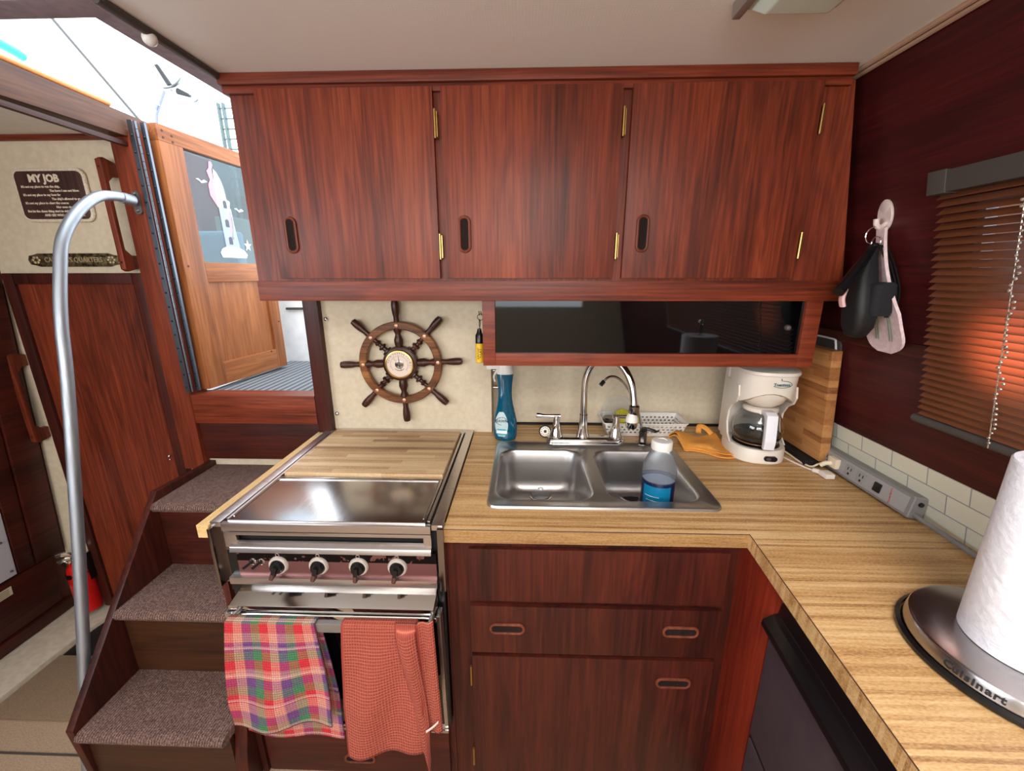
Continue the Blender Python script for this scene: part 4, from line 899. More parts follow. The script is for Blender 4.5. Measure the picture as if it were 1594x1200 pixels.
mb = MB(); mb.box(-0.026, -0.020, -0.082, -0.060, -0.012, 0.014, 0.002, M=MP); part('switch', mb, black_pl, ps)
mb = MB(); mb.text('PowerSentry', 0.008, MP @ Matrix.Translation((-0.0218, -0.112, 0.0)) @ Matrix.Rotation(-PI/2, 4, 'Z') @ Matrix.Rotation(PI/2, 4, 'X') @ Matrix.Rotation(PI/2+0.15, 4, 'Z'), 0.0004); part('marking', mb, red_ink, ps)
mb = MB(); mb.cyl(tuple(MP @ Vector((0.0, -0.1725, 0.012))), tuple(MP @ Vector((0.0, -0.1765, 0.012))), 0.006, n=16); part('reset_button', mb, black_pl, ps)
mb = MB(); mb.tube(smooth([tuple(MP @ Vector((-0.002, -0.165, -0.018))), tuple(MP @ Vector((-0.002, -0.19, -0.020))), (1.012, -0.65, 0.923), (1.012, -0.75, 0.918), (1.005, -0.92, 0.917), (0.99, -1.2, 0.917)], 6), 0.0058, 10); part('cord', mb, grey_pl, ps)
# cords from the left
mb = MB(); mb.tube(smooth([(0.868, -0.085, 0.93), (0.905, -0.13, 0.93), (0.93, -0.19, 0.918), (0.935, -0.25, 0.914), (0.945, -0.292, 0.916), (0.955, -0.305, 0.93), (0.962, -0.31, 0.937), (0.965, -0.318, 0.936)], 6), 0.0032, 8); mb.mi = 0
mb.tube(smooth([(0.955, -0.318, 0.934), (0.965, -0.325, 0.945), (0.98, -0.334, 0.949)], 4), 0.0075, 10); mb.box(0.974, 0.990, -0.352, -0.318, 0.936, 0.968, 0.003)
single('ivory_plug_cord', mb, plain('ivory_cord', (222, 206, 180), 0.4), 'upper ivory plug and cord joined to the power strip outlet', 'cord', (0.93, -0.2, 0.914))
mb = MB(); mb.tube(smooth([(0.86, -0.10, 0.925), (0.89, -0.17, 0.915), (0.91, -0.25, 0.914), (0.925, -0.30, 0.915), (0.935, -0.325, 0.917)], 6), 0.003, 8)
mb.tube([(0.933, -0.322, 0.918), (0.942, -0.338, 0.920)], 0.0075, 10); mb.box(0.938, 0.966, -0.372, -0.340, 0.912, 0.928, 0.003)
single('white_plug_cord', mb, plain('white_cord', (224, 214, 206), 0.4), 'lower white cord with its plug lying on the worktop', 'cord', (0.9, -0.25, 0.914))

# paper towel
px_, py_ = 0.812, -1.0
ph = thing('paper_towel_holder', 'round steel paper towel holder on the worktop at the right', 'holder', (px_, py_, 0.91))
mb = MB(); mb.lathe([(0.148, 0.0), (0.152, 0.003), (0.152, 0.009), (0.146, 0.013)], (px_, py_, 0.9105), 56); part('rubber_ring', mb, black_pl, ph)
mb = MB(); mb.lathe([(0.144, 0.008), (0.140, 0.030), (0.138, 0.0335), (0.134, 0.035), (0.07, 0.036), (0.0, 0.036)], (px_, py_, 0.9105), 64); part('weighted_base', mb, brushed('holder_steel', (172, 166, 164), 0.22, (14, 14, 60)), ph)
mb = MB(); mb.cyl((px_, py_, 0.94), (px_, py_, 1.31), 0.006, n=14); mb.sphere((px_, py_, 1.315), 0.014); part('pole', mb, chrome, ph)
mb = MB()
word = 'Cuisinart'; wd_ = [0.66, 0.58, 0.30, 0.50, 0.30, 0.58, 0.54, 0.40, 0.40]; adv = []; acc = 0.0
for w_ in wd_: adv.append(acc+w_/2); acc += w_
a0 = math.radians(187)
for ch, av in zip(word, adv):
    a = a0+av*0.0165/0.1405; r_ = 0.1420
    Mx = Matrix.Translation((px_+r_*math.cos(a), py_+r_*math.sin(a), 0.9325)) @ Matrix.Rotation(a+PI/2, 4, 'Z') @ Matrix.Rotation(PI/2-0.12, 4, 'X')
    mb.text(ch, 0.0165, Mx, 0.0006, bold=0.0005)
part('lettering', mb, ink, ph)
mb = MB(); mb.lathe([(0.076, 0.0), (0.078, 0.003), (0.078, 0.305), (0.076, 0.308), (0.022, 0.3085), (0.0205, 0.3075), (0.0205, 0.0), (0.076, 0.0)], (px_, py_, 0.9475), 64)
single('paper_towel_roll', mb, paper_m, 'full white roll of embossed paper towels on its steel holder', 'paper towels', (px_, py_, 0.9475))

# ================================================================== SHIP'S WHEEL
sw = thing('ship_wheel', 'wooden ship wheel with eight spokes hung on the cream panel', 'ship wheel', (-0.473, -0.001, 1.2))
WC = Vector((-0.473, -0.028, 1.2)); MW = Matrix.Translation(WC) @ Matrix.Rotation(PI/2, 4, 'X')   # local z -> -y
mb = MB(); mb.lathe([(0.132, -0.012), (0.166, -0.012), (0.169, -0.008), (0.169, 0.008), (0.166, 0.012), (0.132, 0.012), (0.129, 0.008), (0.129, -0.008), (0.132, -0.012)], n=72, M=MW)
mb2 = MB(); t = bmesh.new()
def ring_loft(mb, r0, r1, h0, h1, M, n=72):
    loops = []
    for r, z in ((r0+.003, h0), (r1-.003, h0), (r1, h0+.003), (r1, h1-.003), (r1-.003, h1), (r0+.003, h1), (r0, h1-.003), (r0, h0+.003), (r0+.003, h0)):
        loops.append([(r*math.cos(2*PI*k/n), r*math.sin(2*PI*k/n), z) for k in range(n)])
    mb.loft(loops, False, False, M)
mb = MB(); ring_loft(mb, 0.130, 0.159, -0.012, 0.012, MW); part('wheel_rim', mb, wheelw, sw)
for k in range(8):
    a = math.radians(45*k+2); Mk = MW @ Matrix.Rotation(a, 4, 'Z') @ Matrix.Rotation(PI/2, 4, 'Y')   # local z -> radial
    mb = MB()
    mb.lathe([(0.010, 0.152), (0.011, 0.160), (0.010, 0.175), (0.0125, 0.188), (0.014, 0.202), (0.0145, 0.22), (0.012, 0.234), (0.0, 0.239)], n=16, M=Mk)
    if k % 2 == 0:
        mb.lathe([(0.012, 0.06), (0.016, 0.075), (0.017, 0.09), (0.012, 0.105), (0.010, 0.112), (0.015, 0.125), (0.015, 0.135)], n=16, M=Mk)
    else:
        mb.lathe([(0.010, 0.06), (0.020, 0.064), (0.020, 0.070), (0.009, 0.074), (0.009, 0.084), (0.016, 0.088), (0.016, 0.094), (0.008, 0.098), (0.008, 0.106), (0.013, 0.110), (0.012, 0.116), (0.008, 0.12), (0.009, 0.135)], n=16, M=Mk)
    part('spoke', mb, wheeld, sw)
    mb = MB(); mb.lathe([(0.0065, 0.010), (0.0065, 0.0135), (0.004, 0.0145), (0, 0.0147)], n=14, M=MW @ Matrix.Rotation(a, 4, 'Z') @ Matrix.Translation((0.1445, 0, 0)))
    part('rim_plug', mb, copper, sw)
mb = MB(); mb.lathe([(0.066, -0.012), (0.068, 0.0), (0.066, 0.014), (0.058, 0.018), (0.0, 0.018)], n=48, M=MW); part('hub', mb, wheeld, sw)
MW0 = MW; MW = MW0 @ Matrix.Diagonal((0.87, 0.87, 1, 1))
ba = thing('barometer', 'round brass barometer set in the centre of the ship wheel', 'barometer', tuple(MW @ Vector((0, 0, 0.018))))
mb = MB(); mb.lathe([(0.0625, 0.017), (0.064, 0.022), (0.061, 0.028), (0.056, 0.029), (0.0555, 0.024)], n=48, M=MW); part('bezel', mb, brass, ba)
mb = MB(); mb.lathe([(0.057, 0.018), (0.057, 0.0235), (0.019, 0.0238)], n=48, M=MW); part('dial', mb, plain('dial_ivory', (226, 206, 190), 0.5), ba)
mb = MB()
for k in range(40):
    a = math.radians(-130+260*k/39)+PI/2
    mb.box(-0.0004, 0.0004, 0.036, 0.040 if k % 5 else 0.043, 0.0238, 0.0242, M=MW @ Matrix.Rotation(a-PI/2, 4, 'Z'))
for s_, ad in (('RAIN', 62), ('CHANGE', 0), ('FAIR', -62), ('DRY', -95)):
    for i_, ch in enumerate(s_):
        a = math.radians(ad-(i_-(len(s_)-1)/2)*11.5)
        mb.text(ch, 0.0085, MW @ Matrix.Rotation(a, 4, 'Z') @ Matrix.Translation((0, 0.048, 0.0242)), 0.0002)
for k in range(26):
    a = math.radians(180-45+90*k/25); mb.box(-0.0005, 0.0005, 0.026, 0.029, 0.0238, 0.0242, M=MW @ Matrix.Rotation(a, 4, 'Z'))
mb.text('8', 0.009, MW @ Matrix.Translation((0.006, -0.022, 0.0242)), 0.0002)
mb.box(-0.0008, 0.0008, -0.012, 0.036, 0.0245, 0.0252, M=MW @ Matrix.Rotation(math.radians(3), 4, 'Z'))
part('markings', mb, ink, ba)
mb = MB(); mb.lathe([(0.018, 0.0236), (0.016, 0.0241), (0, 0.0242)], n=24, M=MW); part('centre_opening', mb, mirror_dark, ba)
mb = MB(); mb.box(-0.0008, 0.0008, 0.0, 0.035, 0.0262, 0.0266, M=MW @ Matrix.Rotation(math.radians(42), 4, 'Z')); part('set_hand', mb, brass, ba)

# screws on the cream panel
for i, (x, z, lb) in enumerate(((-0.757, 1.365, 'upper silver dome nut at the left edge of the cream panel'), (-0.757, 0.985, 'lower silver dome nut at the left edge of the cream panel'))):
    mb = MB(); mb.sphere((x, -0.004, z), 0.0085, (1, 0.8, 1)); single('dome_nut', mb, chrome, lb, 'nut', (x, 0, z), 'dome nuts on the cream panel')
for z, lb in ((1.155, 'upper steel bolt in the gap behind the soap bottle'), (1.085, 'lower steel bolt in the gap behind the soap bottle')):
    mb = MB(); mb.cyl((-0.131, 0.05, z), (-0.095, 0.05, z), 0.004, n=10); mb.cyl((-0.097, 0.05, z), (-0.090, 0.05, z), 0.008, n=6); single('bolt', mb, chrome, lb, 'bolt', (-0.11, 0.05, z), 'bolts in the gap beside the cream panel')

# yellow key float
kf = thing('key_float', 'yellow and black key float hanging at the glass cabinet side', 'key float', (-0.145, -0.22, 1.39))
mb = MB(); mb.lathe([(0.011, 0), (0.0135, 0.003), (0.0135, 0.062), (0.012, 0.065)], (-0.148, -0.22, 1.245), 24); part('float_body', mb, yellow_pl, kf)
mb = MB(); mb.lathe([(0.0135, 0.065), (0.0135, 0.092), (0.009, 0.098), (0.006, 0.112), (0, 0.113)], (-0.148, -0.22, 1.245), 24); part('float_cap', mb, black_pl, kf)
mb = MB(); mb.torus((-0.146, -0.22, 1.375), 0.013, 0.0012, 'x', 24, 6); mb.torus((-0.143, -0.22, 1.395), 0.010, 0.0012, 'y', 24, 6); mb.tube([(-0.146, -0.22, 1.36), (-0.147, -0.22, 1.35)], 0.002, 6)
for dx_ in (-0.006, 0.0, 0.006): mb.tube([(-0.14+dx_, -0.22, 1.40), (-0.142+dx_, -0.222, 1.414)], 0.0014, 6)
part('ring', mb, mirror_dark, kf)
mb = MB(); mb.text('Y-LAT', 0.012, Matrix.Translation((-0.144, -0.234, 1.278)) @ Matrix.Rotation(PI/2, 4, 'X') @ Matrix.Rotation(PI/2, 4, 'Z'), 0.0003); mb.text('SURE FLOAT', 0.007, Matrix.Translation((-0.152, -0.234, 1.278)) @ Matrix.Rotation(PI/2, 4, 'X') @ Matrix.Rotation(PI/2, 4, 'Z'), 0.0003); part('lettering', mb, ink, kf)

# ================================================================== TOWELS on the oven handle
def towel(xa, xb, zf, zbk, seed, flare=0.0, drift=0.0):
    """drape over the bar: v 0 = back hem, 1 = front hem"""
    rnd = random.Random(seed); ph1, ph2 = rnd.random()*6, rnd.random()*6
    Lf, Lb = BZ+0.015-zf, BZ+0.015-zbk; tot = Lf+Lb+0.03
    def fn(u_, v_):
        s_ = v_*tot
        x = xa+(xb-xa)*u_
        if s_ < Lb: z = zbk+s_; y = BY+0.013; d_ = (Lb-s_); side = 1
        elif s_ < Lb+0.03:
            a = (s_-Lb)/0.03*PI; y = BY+0.013*math.cos(a); z = BZ+0.015+0.004*math.sin(a); d_ = 0; side = 0
        else: d_ = s_-Lb-0.03; z = BZ+0.015-d_; y = BY-0.013; side = -1
        k = min(1, d_/0.25)
        x += (u_-0.5)*flare*k + drift*k*(-1 if side < 0 else -0.6)
        y += side*0.012*k*0 - 0.010*k*math.sin(u_*9+ph1+1.5*d_*6)*(1 if side < 0 else 0.4) - (0.012*k if side < 0 else -0.008*k)
        z += 0.008*math.sin(u_*5+ph2)*k + (0.02*(u_-0.5)*k if side < 0 else -0.02*u_*k)
        return (x, y, z)
    return fn
mb = MB(); mb.grid(towel(-0.742, -0.515, 0.365, 0.285, 3, 0.05, 0.008), 40, 90, 0.004)
single('plaid_towel', mb, plaid_m, 'red green and purple plaid dish towel over the left of the oven handle', 'towel', (-0.62, BY, BZ), angle=180)
mb = MB(); fn = towel(-0.448, -0.262, 0.283, 0.32, 11, 0.03, 0.006)
mb.grid(fn, 34, 90, 0.005)
def fold(u_, v_):                                           # the doubled-over right part with its hanging corner
    x = -0.315+0.052*u_+0.045*v_*(1-0.5*u_)+0.012*v_; z = BZ+0.020-(0.375+0.07*math.sin(PI*(0.2+u_*0.6)))*v_
    y = BY-0.019-0.016*v_-0.012*math.sin(PI*u_)-0.004*math.sin(9*v_)
    if v_ < 0.05: y = BY-0.019+0.016*(1-v_/0.05); z = BZ+0.021
    w_ = 1-0.72*max(0, (v_-0.72)/0.28)
    xm = -0.289+0.045*v_*0.75+0.012*v_; return (xm+(x-xm)*w_, y, z)
mb.grid(fold, 16, 60, 0.005, us=0.32, vs=0.55)
mb.grid(lambda u_, v_: (-0.262+0.045*u_+0.012*v_, BY-0.014-0.016*v_+0.006*math.sin(6*u_), BZ+0.02+0.018*u_*(1-v_)-0.315*v_-0.02*(1-u_)*v_), 14, 50, 0.004, us=0.26, vs=0.45)
mb.mi = 1; mb.grid(lambda u_, v_: (-0.247+0.034*u_, BY-0.041, 0.394+0.026*u_-0.008*v_+0.01*u_*u_), 6, 3, 0.001)
single('coral_towel', mb, [waffle_m, plain('care_label', (226, 206, 198), 0.8)], 'coral waffle-weave dish towel over the right of the oven handle', 'towel', (-0.34, BY, BZ), angle=180)

# ================================================================== STAIRS
st = thing('companionway_stairs', 'steep dark wood stairs with brown ribbed carpet treads', 'stairs', (-1.08, -0.3, 0))
prof_s = [(0.0, 0.0), (0.0, 0.772), (-0.285, 0.785), (-0.708, 0.245), (-0.69, 0.0)]
for x0_, x1_ in ((-1.328, -1.305), (-0.862, -0.824)):
    mb = MB()
    pr = prof_s if x0_ < -1 else [(0.0, 0.0), (0.0, 0.70), (-0.27, 0.70), (-0.655, 0.245), (-0.685, 0.12), (-0.70, 0.0)]
    mb.prism(pr, x0_, x1_, 'yz', 0.003); part('side_board', mb, drk['z'], st)
def tread(x0_, x1_, yb, yf, z):
    R = 0.016
    pts = [(yb, z), (yf+R, z), (yf+R*0.3, z-R*0.35), (yf, z-R), (yf+R*0.3, z-R*1.75), (yf+R, z-R*2.1), (yb, z-R*2.1)]
    return MB().prism(pts[::-1], x0_, x1_, 'yz', 0.002)
for i, (zz, yb, yf) in enumerate(((0.752, -0.001, -0.325), (0.49, -0.24, -0.53), (0.232, -0.44, -0.715))):
    tb = tread(-1.304, -0.863, yb, yf, zz)
    part('carpet_tread', tb, step_m, st)
    rt_ = MB(); rt_.box(-1.304, -0.863, yf+0.03, yf+0.045, (zz-0.27) if i < 2 else 0.0, zz-0.03); part('riser', rt_, [drk['x'], wood('riser_brown', 'x', (36, 20, 11), (64, 36, 20), (84, 48, 27))][1 if i else 0], st)

# handrail
hr = thing('stair_handrail', 'bent satin aluminium handrail rising beside the stairs', 'handrail', (-1.36, -0.72, 0))
pts = [(-1.36, -0.065, 1.778), (-1.36, -0.117, 1.781), (-1.36, -0.185, 1.766), (-1.36, -0.257, 1.712), (-1.36, -0.318, 1.632), (-1.36, -0.349, 1.542), (-1.36, -0.385, 1.397), (-1.36, -0.424, 1.172), (-1.36, -0.535, 0.628), (-1.36, -0.64, 0.16), (-1.36, -0.677, 0.0)]
mb = MB(); mb.tube(smooth(pts, 8), 0.0155, 20); part('rail_tube', mb, alu, hr)
mb = MB(); mb.cyl((-1.36, -0.058, 1.777), (-1.36, -0.10, 1.780), 0.0178, n=20); part('end_sleeve', mb, alu, hr)
mb = MB(); mb.prism(rr(-1.362, 1.772, 0.026, 0.075, 0.012), -0.043, -0.037, 'xz'); mb.box(-1.367, -1.357, -0.062, -0.042, 1.762, 1.786, 0.003); mb.sphere((-1.362, -0.044, 1.80), 0.006); mb.sphere((-1.362, -0.044, 1.746), 0.006)
part('wall_bracket', mb, lead_m, hr)

# grab handles on the bulkhead
def grab(cx0, ztop, zbot, lb, xoff=0.0):
    o = thing('grab_handle', lb, 'handle', (cx0, 0, zbot), group='wooden grab handles')
    mb = MB(); mb.prism([(0.0, ztop), (-0.045, ztop+0.012), (-0.058, ztop+0.004), (-0.058, zbot-0.004), (-0.045, zbot-0.012), (0.0, zbot), (0.0, zbot+0.045), (-0.022, zbot+0.045), (-0.043, zbot+0.065), (-0.043, ztop-0.065), (-0.022, ztop-0.045), (0.0, ztop-0.045)], cx0-0.0105, cx0+0.0105, 'yz', 0.004)
    part('handle_bar', mb, mah['z'], o)
    mb = MB(); mb.cyl((cx0, -0.059, ztop-0.02), (cx0, -0.0585, ztop-0.02), 0.004, n=10); mb.cyl((cx0, -0.059, zbot+0.02), (cx0, -0.0585, zbot+0.02), 0.004, n=10); part('screw_plug', mb, drk['z'], o)
grab(-1.452, 1.905, 1.552, 'wooden grab handle beside the plaque on the cream bulkhead')
grab(-2.005, 1.222, 0.872, 'wooden grab handle low on the cream strip left of the handrail')
grab(-2.055, 1.40, 1.15, 'wooden grab handle partly cut off at the left edge of the photo')

# MY JOB sign
sg = thing('wall_sign', 'brown MY JOB sign with a rope edge on the cream bulkhead', 'sign', (-1.69, 0, 1.80))
mb = MB(); mb.prism(rr(-1.69, 1.803, 0.245, 0.158, 0.02), -0.016, -0.002, 'xz', 0.002); part('sign_board', mb, sign_m, sg)
mb = MB(); nrope = 150; base = rr(-1.69, 1.803, 0.253, 0.166, 0.024, 10)
mb.tube([(x, -0.008, z) for x, z in base], 0.0065, 8, closed=True)
part('rope_edge', mb, noisy('rope', (206, 192, 168), (230, 218, 198), 180, 0.8, 0.6), sg)
mb = MB(); mb.text('MY JOB', 0.034, face_y(-1.705, -0.0165, 1.857), 0.0006, bold=0.0014)
for k, (s_, al) in enumerate((("It's not my place to run the ship,", 0), ("The horn I can not blow.", 1), ("It's not my place to say how far", 0), ("The ship's allowed to go.", 1), ("It's not my place to chart the course", 0), ("Nor even ring the bell.", 1), ("But let the damn thing start to sink", 0), ("AND SEE WHO CATCHES HELL", 1))):
    mb.text(s_, 0.0108, face_y(-1.795 if al == 0 else -1.585, -0.0165, 1.831-k*0.0135), 0.0004, 'LEFT' if al == 0 else 'RIGHT', bold=0.0003)
part('lettering', mb, cream_ink, sg)
pl = thing('brass_plaque', 'narrow ornate antique brass plaque below the MY JOB sign', 'plaque', (-1.685, 0, 1.582))
pp = [(-1.862, 1.582), (-1.855, 1.598), (-1.84, 1.600), (-1.82, 1.606), (-1.55, 1.606), (-1.53, 1.600), (-1.515, 1.598), (-1.508, 1.582), (-1.515, 1.566), (-1.53, 1.564), (-1.55, 1.558), (-1.82, 1.558), (-1.84, 1.564), (-1.855, 1.566)]
mb = MB(); mb.prism(pp, -0.006, -0.001, 'xz', 0.0015); part('plate', mb, bronze, pl)
mb = MB(); mb.text("CAPTAIN'S QUARTERS", 0.026, face_y(-1.685, -0.0065, 1.582) @ Matrix.Diagonal((0.86, 1, 1, 1)), 0.0012)
for x in (-1.83, -1.54):
    for k in range(6):
        a = k*PI/3; mb.sphere((x+0.012*math.cos(a), -0.007, 1.582+0.010*math.sin(a)), 0.005, (1, 0.5, 1), 8)
part('lettering', mb, plain('worn_brass', (206, 188, 150), 0.4, 0.6), pl)

# fire extinguisher
fe = thing('fire_extinguisher', 'red fire extinguisher mounted low on the cream strip', 'fire extinguisher', (-1.985, -0.055, 0.03))
ex, ey = -1.992, -0.056
mb = MB(); mb.lathe([(0.036, 0.0), (0.042, 0.006), (0.042, 0.20), (0.038, 0.225), (0.024, 0.245), (0.015, 0.25), (0, 0.251)], (ex, ey, 0.045), 32); part('cylinder', mb, red_pl, fe)
mb = MB(); mb.lathe([(0.015, 0.25), (0.016, 0.275), (0.010, 0.285), (0, 0.286)], (ex, ey, 0.045), 20); mb.tube(smooth([(ex, ey, 0.325), (ex-0.02, ey-0.02, 0.345), (ex-0.045, ey-0.03, 0.342)], 4), 0.006, 8, flat=2); mb.tube(smooth([(ex, ey, 0.312), (ex-0.02, ey-0.02, 0.318), (ex-0.045, ey-0.03, 0.31)], 4), 0.005, 8, flat=2); part('valve', mb, chrome, fe)
mb = MB(); mb.lathe([(0.013, 0), (0.013, 0.006), (0, 0.007)], n=18, M=Matrix.Translation((ex-0.025, ey-0.022, 0.30)) @ Matrix.Rotation(PI/2, 4, 'X')); part('gauge', mb, chrome, fe)
mb = MB(); mb.torus((ex, ey, 0.245), 0.0425, 0.003, 'z', 32, 8); mb.box(ex-0.008, ex+0.008, ey-0.049, ey-0.04, 0.236, 0.254, 0.002); mb.box(ex+0.036, ex+0.044, ey, -0.001, 0.20, 0.33, 0.002); part('mounting_bracket', mb, black_pl, fe)
mb = MB(); mb.grid(lambda u_, v_: (ex+0.0426*math.sin(-1.1+1.9*u_), ey-0.0426*math.cos(-1.1+1.9*u_), 0.08+0.12*v_), 14, 2); part('label', mb, plain('extinguisher_label', (196, 60, 56), 0.4), fe)

# white service panel and sticker on the left side
def lpan(y0, y1, z0, z1, a0, a1): return lw(y0, y1, z0, z1, a1, a0)
ld = thing('side_locker', 'dark wood locker door with a pale service panel at the far left', 'locker', (lx(0.3), -0.3, 0.1))
mb = MB(); mb.hexa(lpan(-1.2, -0.02, 0.03, 0.08, 0.0, 0.018), 0.003); mb.hexa(lpan(-1.2, -0.06, 0.09, 0.325, 0.0, 0.008), 0.002); mb.hexa(lpan(-0.12, -0.02, 0.335, 1.5, 0.0, 0.02), 0.004); mb.hexa(lpan(-0.18, -0.125, 0.335, 1.0, 0.0, 0.012), 0.003)
part('door_frame', mb, drk['y'], ld)
mb = MB(); mb.hexa(lpan(-0.6, -0.185, 0.335, 0.66, 0.0, 0.006), 0.001); part('service_panel', mb, plain('pale_grey_panel', (190, 190, 198), 0.5), ld)
mb = MB(); mb.sphere((lx(0.36)+0.008, -0.20, 0.36), 0.005); mb.sphere((lx(0.5)+0.008, -0.21, 0.50), 0.005); part('screw', mb, dgrey_pl, ld)
mb = MB(); mb.hexa(lpan(-0.28, -0.215, 0.262, 0.30, 0.008, 0.0095)); mb.mi = 1
for k in range(4): mb.hexa(lpan(-0.275, -0.225, 0.268+0.008*k, 0.2705+0.008*k, 0.0095, 0.0105))
part('sticker', mb, [plain('sticker_ivory', (196, 186, 158), 0.6), plain('sticker_print', (120, 108, 86), 0.6)], ld)

# ================================================================== COMPANIONWAY DOOR
DA = math.atan2(0.494-0.02, -1.25+1.305)
dr = thing('companionway_door', 'varnished teak cockpit door with an etched window standing open', 'door', (-1.305, 0.02, 0), (0, 0, DA))
T0, T1 = -0.018, 0.018     # local: x along the leaf, +y faces the outside (left), -y the viewer
def lb(mb, u0, u1, z0, z1, a=T0, b_=T1, bev=0.003): return mb.box(u0, u1, a, b_, z0, z1, bev)
mb = MB(); lb(mb, 0.0, 0.094, 1.077, 1.985); lb(mb, 0.414, 0.48, 1.077, 1.985); part('stile', mb, teak['z'], dr, local=True)
mb = MB(); lb(mb, 0.0, 0.48, 1.985, 2.04); lb(mb, 0.094, 0.414, 1.50, 1.577); lb(mb, 0.094, 0.414, 1.077, 1.17); part('rail', mb, teak['x'], dr, local=True)
mb = MB(); lb(mb, 0.09, 0.418, 1.165, 1.505, -0.007, 0.007, 0); part('lower_panel', mb, teak['z'], dr, local=True)
mb = MB(); lb(mb, 0.09, 0.418, 1.57, 1.99, -0.002, 0.002, 0); gl = part('window_pane', mb, plain('pane_glass', (150, 176, 184), 0.02, 0.0, Transmission_Weight=1.0, IOR=1.5), dr, local=True)
mb = MB()
for (u_, z_) in ((0.02, 2.02), (0.02, 1.998), (0.055, 2.012), (0.055, 1.992), (0.018, 1.56), (0.462, 1.302), (0.38, 1.165)): mb.cyl((u_, T0-0.001, z_), (u_, T0+0.004, z_), 0.004, n=10)
part('screw_plug', mb, drk['z'], dr, local=True)
# etched lighthouse, gulls and starfish on the pane
def pane_prism(mb, pts, a=-0.0036, b_=-0.0022): mb.prism(pts, a, b_, 'xz')
mb = MB()
pane_prism(mb, [(0.205, 1.60), (0.335, 1.60), (0.345, 1.615), (0.33, 1.632), (0.30, 1.645), (0.235, 1.645), (0.21, 1.635), (0.198, 1.618)])
pane_prism(mb, [(0.225, 1.80), (0.285, 1.80), (0.290, 1.83), (0.275, 1.835), (0.27, 1.88), (0.262, 1.905), (0.245, 1.935), (0.232, 1.945), (0.226, 1.90), (0.222, 1.85)])
pane_prism(mb, [(0.278, 1.80), (0.290, 1.80), (0.296, 1.72), (0.285, 1.68), (0.255, 1.665), (0.25, 1.672), (0.274, 1.69), (0.282, 1.73)])
pane_prism(mb, [(0.355+0.022*(1 if k % 2 == 0 else 0.4)*math.sin(k*PI/5), 1.655+0.026*(1 if k % 2 == 0 else 0.4)*math.cos(k*PI/5)) for k in range(10)])
for gx, gz in ((0.335, 1.80), (0.165, 1.885)):
    pane_prism(mb, [(gx-0.025, gz+0.006), (gx-0.012, gz+0.009), (gx, gz+0.001), (gx+0.014, gz+0.009), (gx+0.028, gz+0.003), (gx+0.012, gz-0.002), (gx, gz-0.006), (gx-0.01, gz+0.001)])
part('etched_lighthouse', mb, plain('etched_white', (236, 244, 246), 0.6), gl, local=True)
ORG[gl.name] = ORG[dr.name]
mb = MB(); pane_prism(mb, [(0.232, 1.645), (0.308, 1.645), (0.285, 1.80), (0.228, 1.80)]); part('lighthouse_tower', mb, plain('etched_lavender', (158, 170, 196), 0.5), gl, local=True)
mb = MB(); pane_prism(mb, [(0.196, 1.84), (0.224, 1.80), (0.224, 1.94), (0.233, 1.96), (0.227, 1.972), (0.215, 1.968), (0.212, 1.945), (0.198, 1.93), (0.208, 1.90), (0.196, 1.88)]); pane_prism(mb, [(0.272, 1.76), (0.280, 1.79), (0.283, 1.73), (0.272, 1.70), (0.262, 1.69), (0.272, 1.72)], -0.0040, -0.0030); part('pink_accent', mb, plain('etched_pink', (232, 150, 186), 0.5), gl, local=True)
mb = MB()
for wxx, wz in ((0.262, 1.655), (0.258, 1.725), (0.262, 1.80)):
    pane_prism(mb, [(wxx-0.009, wz)]+[(wxx+0.009*math.cos(a), wz+0.022+0.009*math.sin(a)) for a in [PI-k*PI/8 for k in range(9)]]+[(wxx+0.009, wz)], -0.0046, -0.0036)
part('tower_window', mb, plain('etched_dark', (70, 74, 84), 0.5), gl, local=True)
# piano hinge between post and door
ph_ = thing('piano_hinge', 'long silver piano hinge between the post and open door', 'hinge', (-1.325, 0.0, 1.08))
mb = MB(); mb.box(-1.338, -1.322, -0.0375, -0.034, 1.08, 2.03); mb.box(-1.316, -1.302, -0.012, -0.003, 1.08, 2.03); part('leaf', mb, hinge_m, ph_)
mb = MB()
for k in range(38):
    z_ = 1.08+k*0.025; mb.cyl((-1.318, -0.028, z_), (-1.318, -0.028, z_+0.0235), 0.0042, n=10)
part('knuckle', mb, hinge_m, ph_)
for k in range(18):
    z_ = 1.10+k*0.052
    for q in ((-1.331, -0.038), (-1.309, -0.0125)):
        mb = MB(); mb.sphere((*q, z_), 0.004, n=8); part('hinge_screw', mb, black_pl, ph_)

# ================================================================== COCKPIT OUTSIDE
structure('cockpit_floor', MB().box(-3.2, -0.6, 0.05, 0.66, 0.99, 1.05), deck_m)
mb = MB(); mb.box(-1.31, -0.78, 0.051, 0.655, 1.0505, 1.062, 0.003); single('deck_mat', mb, ribmat, 'grey ribbed mat on the cockpit sole outside the doorway', 'mat', (-1.05, 0.3, 1.05))
mb = MB(); mb.box(-3.2, -0.6, 0.66, 0.72, 1.0, 1.42, 0.01); mb.box(-3.2, -0.6, 0.64, 1.2, 1.42, 1.46, 0.012); mb.box(-0.78, -0.7, 0.12, 0.72, 1.0, 1.5)
structure('cockpit_side', mb, deck_m)
mb = MB(); mb.box(-1.29, -1.10, 0.648, 0.662, 1.345, 1.358, 0.003); single('locker_slot', mb, dgrey_pl, 'dark slot in the white cockpit side seen under the wall cabinet', 'slot', (-1.2, 0.655, 1.35))
